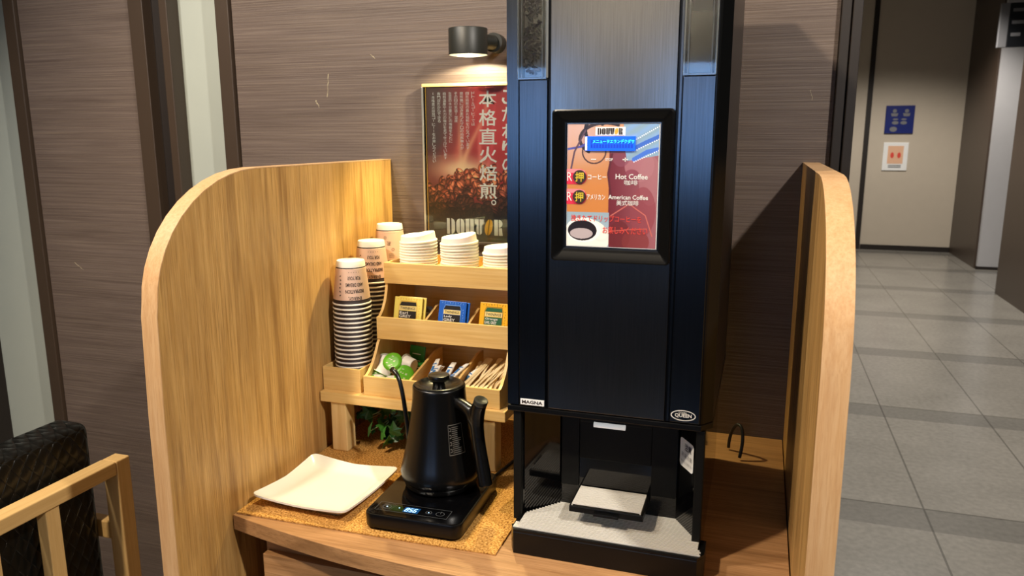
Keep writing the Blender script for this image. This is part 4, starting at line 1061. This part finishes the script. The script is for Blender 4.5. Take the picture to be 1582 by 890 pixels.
        ho = (((U-.40)/.10)**2+((V-.90)/.06)**2 < 1)&~(((U-.39)/.07)**2+((V-.90)/.04)**2 < 1); c = np.where((ho&ph)[..., None], np.array([.90, .90, .86]), c)
        q = ((U-.19)/.20)**2+((V-.865)/.105)**2 < 1; c = np.where((q&ph)[..., None], np.array([.97, .96, .93]), c)
        q = ((U-.18)/.165)**2+((V-.87)/.085)**2 < 1; c = np.where((q&ph)[..., None], np.array([.13, .08, .06]), c)
        q = ((U-.17)/.13)**2+((V-.895)/.045)**2 < 1; c = np.where((q&ph)[..., None], np.array([.72, .66, .66]), c)
        return c
    mapu = lambda u, v: (ix0+.0005+u*(ix1-ix0-.002)+ox, YF-.0045+oy, iz0+.001+v*(iz1-iz0-.002)+oz)
    print_grid('menu_picture', 300, 400, colf, mapu, 'menu_print', menu)
    def mu(off): return lambda u, v: (ix0+u*(ix1-ix0)+ox, YF-off+oy, iz1-v*(iz1-iz0)+oz)
    mb = MB(); mb.poly([(.31, .095), (.635, .095), (.635, .027), (.31, .027)], mu(.0048)); mb.build('logo_plate', 'white_label', menu)
    mb = MB(); f = mu(.0051); logo(mb, .335, 1-.088, .61, 1-.036, lambda u, v: f(u, 1-v), 0, 1); mb.build('logo', ['ink', 'yellow_logo'], menu)
    lcd = B(ix0+.20*(ix1-ix0), ix0+.745*(ix1-ix0), YF-.0068, YF-.0046, iz1-.215*(iz1-iz0), iz1-.10*(iz1-iz0), .0003).build('lcd_display', 'lcd', menu)
    mb = MB(); f = mu(.0070); mb.poly([(.202, .212), (.225, .212), (.225, .103), (.202, .103)], f); mb.build('lcd_edge', 'white_label', menu)
    mb = MB()
    for r_ in range(2):
        for k in range(15): mb.poly([(.262+k*.031, .158+r_*.036-.0), (.286+k*.031, .158+r_*.036), (.286+k*.031, .127+r_*.036), (.262+k*.031, .127+r_*.036)], f)
    mb.build('lcd_cells', 'lcd_seg', menu)
    mb = MB(); f = mu(.0073); add_text(mb, 'メニューヲエランデクダサ', (.285, .157, .735, .125), f, bold=.02); mb.build('lcd_lettering', 'lcd_text', menu)
    mb = MB(); f = mu(.0050)
    mb.poly([(.265, .288), (.325, .288), (.325, .280), (.265, .280)], f); mb.poly([(.61, .288), (.67, .288), (.67, .280), (.61, .280)], f); mb.poly([(.635, .300), (.645, .300), (.645, .268), (.635, .268)], f)
    add_text(mb, 'STOP', (.425, .296, .505, .274), f, bold=.02)
    add_text(mb, 'コーヒー', (.235, .445, .44, .405), f, bold=.012); add_text(mb, 'アメリカン', (.225, .610, .43, .565), f, bold=.012)
    add_text(mb, 'Hot Coffee', (.54, .440, .885, .398), f, bold=.01); add_text(mb, '咖啡', (.635, .487, .78, .447), f, bold=.0)
    add_text(mb, 'American Coffee', (.465, .603, .895, .567), f, bold=.01); add_text(mb, '美式咖啡', (.555, .652, .795, .610), f, bold=.0)
    mb.build('white_lettering', 'white_ink', menu)
    mb = MB(); add_text(mb, '挽きたてドリップコーヒーを', (.055, .79, .83, .735), f, bold=.01); add_text(mb, 'お楽しみください', (.41, .885, .90, .825), f, bold=.01); mb.build('red_lettering', 'red_print', menu)
    for vc in (.425, .587):
        mb = MB(); mb.poly([(0, vc+.062), (.15, vc+.062)] + [(.15+.075*math.sin(R(a)), vc+.062*math.cos(R(a))) for a in range(15, 180, 15)] + [(.15, vc-.062), (0, vc-.062)], mu(.0048)); b = mb.build('button_field', 'crimson', menu)
        mb = MB(); mb.poly([(.0, vc-.062), (.15, vc-.062), (.2, vc-.05), (.21, vc-.03), (0, vc-.03)], mu(.0049)); mb.build('highlight_band', 'pinkred', b)
        mb = MB(); mb.prism(ellipse(0, 0, .0098, .0098, 32), 'XZ', YF-.0065+oy, YF-.0046+oy, mat=Matrix.Translation((ix0+.145*(ix1-ix0)+ox, 0, iz1-vc*(iz1-iz0)+oz))); k = mb.build('push_button', 'brown_button', b)
        mb = MB(); add_text(mb, '押', (.098, vc+.040, .192, vc-.038), mu(.0068), bold=.015); mb.build('button_lettering', 'gold_ink', b)
        mb = MB(); add_text(mb, 'R', (.005, vc+.035, .06, vc-.035), mu(.0051)); mb.build('letter', 'white_ink', b)
    # badges
    st = B(-.3475, -.3085, YF-.0042, YF-.003, .9595, .9690).build('name_badge', 'white_label', t); st['label'] = 'white badge with black letters MAGNA'
    mb = MB(); add_text(mb, 'MAGNA', (-.3450, .9614, -.3110, .9670), lambda u, v: (u+ox, YF-.0045+oy, v+oz), bold=.03); mb.build('badge_lettering', 'ink', st)
    f = lambda u, v: (u+ox, YF-.0034+oy, v+oz); mb = MB(); cx, cz = -.0925, .9690
    ring(mb, ellipse(cx, cz, .0185, .0085, 40), ellipse(cx, cz, .0170, .0070, 40), f)
    add_text(mb, 'QUEEN', (cx-.0125, cz-.0038, cx+.0125, cz+.0030), f, bold=.03); add_text(mb, 'COFFEE', (cx-.007, cz+.0032, cx+.005, cz+.0052), f, bold=.02); mb.build('oval_emblem', 'white_ink', t)
    # lower body and dispensing bay
    W0, W1 = -.361, -.060; zb0, zb1 = .7205, .945
    bk = 1.178
    mb = MB()
    bay = [(W0, 1.125), (W0+.012, 1.125), (W0+.0135, 1.13), (-.296, bk), (-.104, bk), (W1-.0135, 1.13), (W1-.012, 1.125), (W1, 1.125), (W1, 1.545), (W0, 1.545)]
    mb.prism([(a+ox, b+oy) for a, b in bay], 'XY', zb0+oz, zb1+oz); mb.build('lower_body', 'black_gloss', t)
    for x0, x1 in ((W0-.001, W0+.0125), (W1-.0125, W1+.001)): B(x0, x1, 1.113, 1.1252, .755, zb1, .0015).build('front_post', 'black_matte', t)
    # matte upper back panels, cut out around a sunken centre
    B(-.2955, -.266, bk-.004, bk-.0002, .800, zb1).build('back_panel', 'black_matte', t); B(-.145, -.1045, bk-.004, bk-.0002, .800, zb1).build('back_panel', 'black_matte', t)
    B(-.2655, -.1455, bk-.0025, bk-.0002, .850, zb1-.002, .001).build('back_door', 'black_matte', t)
    B(-.2655, -.1455, bk-.004, bk-.0002, .915, zb1, .001).build('nozzle_cover', 'black_matte', t)
    mb = MB(); mb.tube([(-.232+ox, 1.128+oy, .9305+oz), (-.182+ox, 1.128+oy, .9305+oz)], .0042, 16); mb.build('white_bar', 'ledbar', t)
    B(-.230, -.184, 1.1285, 1.134, .9345, .9449).build('bar_bracket', 'black_matte', t)
    # cup shelf
    sh = B(-.266, -.147, 1.107, bk-.001, .786, .7965, .001).build('cup_shelf', 'black', t)
    mb = MB()
    for k in range(18): y = 1.110+k*.0037; B(-.262, -.151, y, y+.0023, .7980, .8000, .0003, mb)
    for xx in (-.2625, -.153): B(xx, xx+.002, 1.1095, 1.176, .7964, .7978, 0, mb)
    mb.build('shelf_grille', 'steel', sh)
    B(-.225, -.185, 1.10, 1.107, .787, .7915, .0005).build('shelf_tab', 'black', sh)
    # drip tray
    out = [(-.3555, 1.083), (-.3475, 1.067), (-.060, 1.067), (-.0505, 1.083), (-.0505, 1.124), (-.3555, 1.124)]
    tr = MB(); tr.prism([(a+ox, b+oy) for a, b in out], 'XY', .7205+oz, .758+oz, bev=.0012); tray = tr.build('drip_tray', 'black', t)
    mb = MB(); inner = [(-.352, 1.085), (-.3455, 1.0715), (-.0625, 1.0715), (-.054, 1.085), (-.054, 1.1235), (-.352, 1.1235)]
    a = [mb.bm.verts.new((x+ox, y+oy, .7580+oz)) for x, y in out[:]]; b = [mb.bm.verts.new((x+ox, y+oy, .7620+oz)) for x, y in out]; c = [mb.bm.verts.new((x+ox, y+oy, .7620+oz)) for x, y in inner]; d = [mb.bm.verts.new((x+ox, y+oy, .7581+oz)) for x, y in inner]
    for P_, Q_ in ((a, b), (b, c), (c, d)):
        for i in range(5): mb.bm.faces.new((P_[i], P_[(i+1) % 6], Q_[(i+1) % 6], Q_[i])) if not (i == 3 and False) else None
    bmesh.ops.recalc_face_normals(mb.bm, faces=mb.bm.faces); mb.build('tray_rim', 'black', tray)
    mb = MB(); n = 23
    for k in range(n):
        y = 1.0735+k*.0046
        if y < 1.088: x0, x1 = -.350, -.0560-(.002 if k % 2 else 0)
        elif y < 1.124: x0, x1 = -.3440, -.0610
        else: q = (y-1.124)/(bk-1.124); x0, x1 = -.3440+q*.048+.001, -.0610-q*.043-.001
        B(x0, x1, y, y+.0026, .7616, .7640, .0003, mb)
    mb.build('tray_grille', 'steel', tray)
    # caution sticker on the slanted right wall
    p0 = Vector((W1-.0135, 1.13, 0)); p1 = Vector((-.104, bk, 0)); dv = (p1-p0).normalized(); L = (p1-p0).length; nrm = Vector((-dv.y, dv.x, 0)); nrm = nrm if nrm.x < 0 else -nrm
    def stf(off): return lambda u, v: tuple(p0+dv*(L*(1-u))+nrm*off+Vector((ox, oy, v+oz)))
    mb = MB(); mb.poly(rrect(.16, .866, .90, .911, .004, 5) if False else [(.14+.78*a, .864+.047*b) for a, b in [(x, y) for x, y in rrect(0, 0, 1, 1, .12, 4)]], stf(.0006)); s = mb.build('caution_sticker', 'white_label', t); s['label'] = 'white caution sticker on the right inner wall'
    mb = MB(); f = stf(.0010); add_text(mb, '注意', (.42, .8935, .80, .9055), f, bold=.02); mb.build('sticker_lettering', 'ink', s)
    mb = MB(); add_text(mb, '熱湯注意', (.25, .881, .84, .8885), f); add_text(mb, 'やけどにご注意下さい', (.22, .871, .88, .8755), f); mb.build('small_lettering', 'signgrey', s)
machine()
# beans behind the left hopper window
def beans():
    mb = MB(); random.seed(3); m2 = []
    for k in range(230):
        x = -.3282+random.uniform(-.0125, .0125); z = 1.4685+random.uniform(0, .225); y = 1.1020-random.uniform(0, .0025)
        q = Euler((random.uniform(0, 6), random.uniform(0, 6), random.uniform(0, 6))).to_matrix().to_4x4(); q.translation = Vector((x, y, z))
        s = random.uniform(.85, 1.1)*.0042
        prof = [(0, -1)]+[(math.cos(R(a)), math.sin(R(a))) for a in range(-60, 61, 30)]+[(0, 1)]
        n0 = len(mb.bm.verts); mb.lathe(prof, 10)
        mb.bm.verts.ensure_lookup_table()
        for v in mb.bm.verts[n0:]:
            c = v.co.copy(); c.x *= s*.62; c.y *= s*.5; c.z *= s
            if c.y > 0: c.y *= .45
            if c.y > 0 and abs(c.x) < s*.12: c.y -= s*.12
            v.co = q @ c
            v.co.y = min(v.co.y, 1.1058)
            v.co.y = max(v.co.y, 1.0990)
    o = mb.build('coffee_beans', plain('roasted_beans', '6b5a4c', .4)); tag(o, 'roasted coffee beans behind the left clear hopper window', 'coffee beans', kind='stuff')
beans()
# cable behind the machine on the right
mb = MB(); pts = []
for i in range(40):
    q = i/39; a = q*PI*1.25
    pts.append((-.022-.014*math.cos(a)*1.0, 1.60-.05*q, .723+.062*math.sin(a*.8)+.003))
mb.tube(pts, .0035, 10); tag(mb.build('power_cable', 'cable'), 'black cable looping up behind the machine on the counter', 'cable')

# ================================================================== CHAIR
def chair():
    t = thing('dining_chair', 'light beech framed chair with woven black back cushion, left of the counter', 'chair', (-1.45, .86, 0))
    ox, oy = 1.45, -.86
    def B(x0, x1, y0, y1, z0, z1, bev=.003): m = MB(); m.box(x0+ox, x1+ox, y0+oy, y1+oy, z0, z1, bev, 3); return m
    Y0, Y1 = .56, 1.183
    B(-1.278, -1.240, Y0, 1.150, .690, .720).build('top_rail', 'beech', t)
    for y in (Y1-.033, Y0-.033): B(-1.278, -1.240, y, y+.036, 0, .7195).build('leg', 'beechZ', t)
    for y in (.985, .86, .735): B(-1.272, -1.246, y, y+.030, .36, .690, .002).build('slat', 'beechZ', t)
    B(-1.275, -1.243, Y0, Y1-.03, .34, .375).build('lower_rail', 'beech', t)
    for y in (Y1-.033, Y0-.033):
        B(-1.80, -1.279, y+.004, y+.030, .535, .575).build('arm_rest', 'beech', t)
        B(-1.80, -1.765, y, y+.033, 0, .534).build('leg', 'beechZ', t)
        B(-1.765, -1.279, y+.003, y+.030, .31, .36).build('side_rail', 'beech', t)
    # cushions
    def cushion(name, x0, x1, y0, y1, z0, z1, bev, uvax):
        m = MB(); m.box(x0+ox, x1+ox, y0+oy, y1+oy, z0, z1, bev, 6); o = m.build(name, 'weave', t); smooth_angle(o, 60)
        uv = o.data.uv_layers.new(name='UVMap')
        for p in o.data.polygons:
            for li in p.loop_indices:
                v = o.data.vertices[o.data.loops[li].vertex_index].co
                # unwrap round the section: along Y and around X/Z
                cx, cz = (x0+x1)/2+ox, (z0+z1)/2
                if uvax == 'round':
                    w_ = (v.x) if v.z > z1-bev*.6 else (x1+ox if v.x > cx else x0+ox)+(z1-v.z)*(1 if v.x > cx else -1)
                    uv.data[li].uv = (v.y, w_)
                else: uv.data[li].uv = (v.x, v.y)
        return o
    cushion('back_cushion', -1.385, -1.300, .58, Y1-.03+.0, .40, .802, .022, 'round')
    cushion('seat_cushion', -1.76, -1.29, .60, Y1-.045, .36, .43, .02, 'flat')
chair()
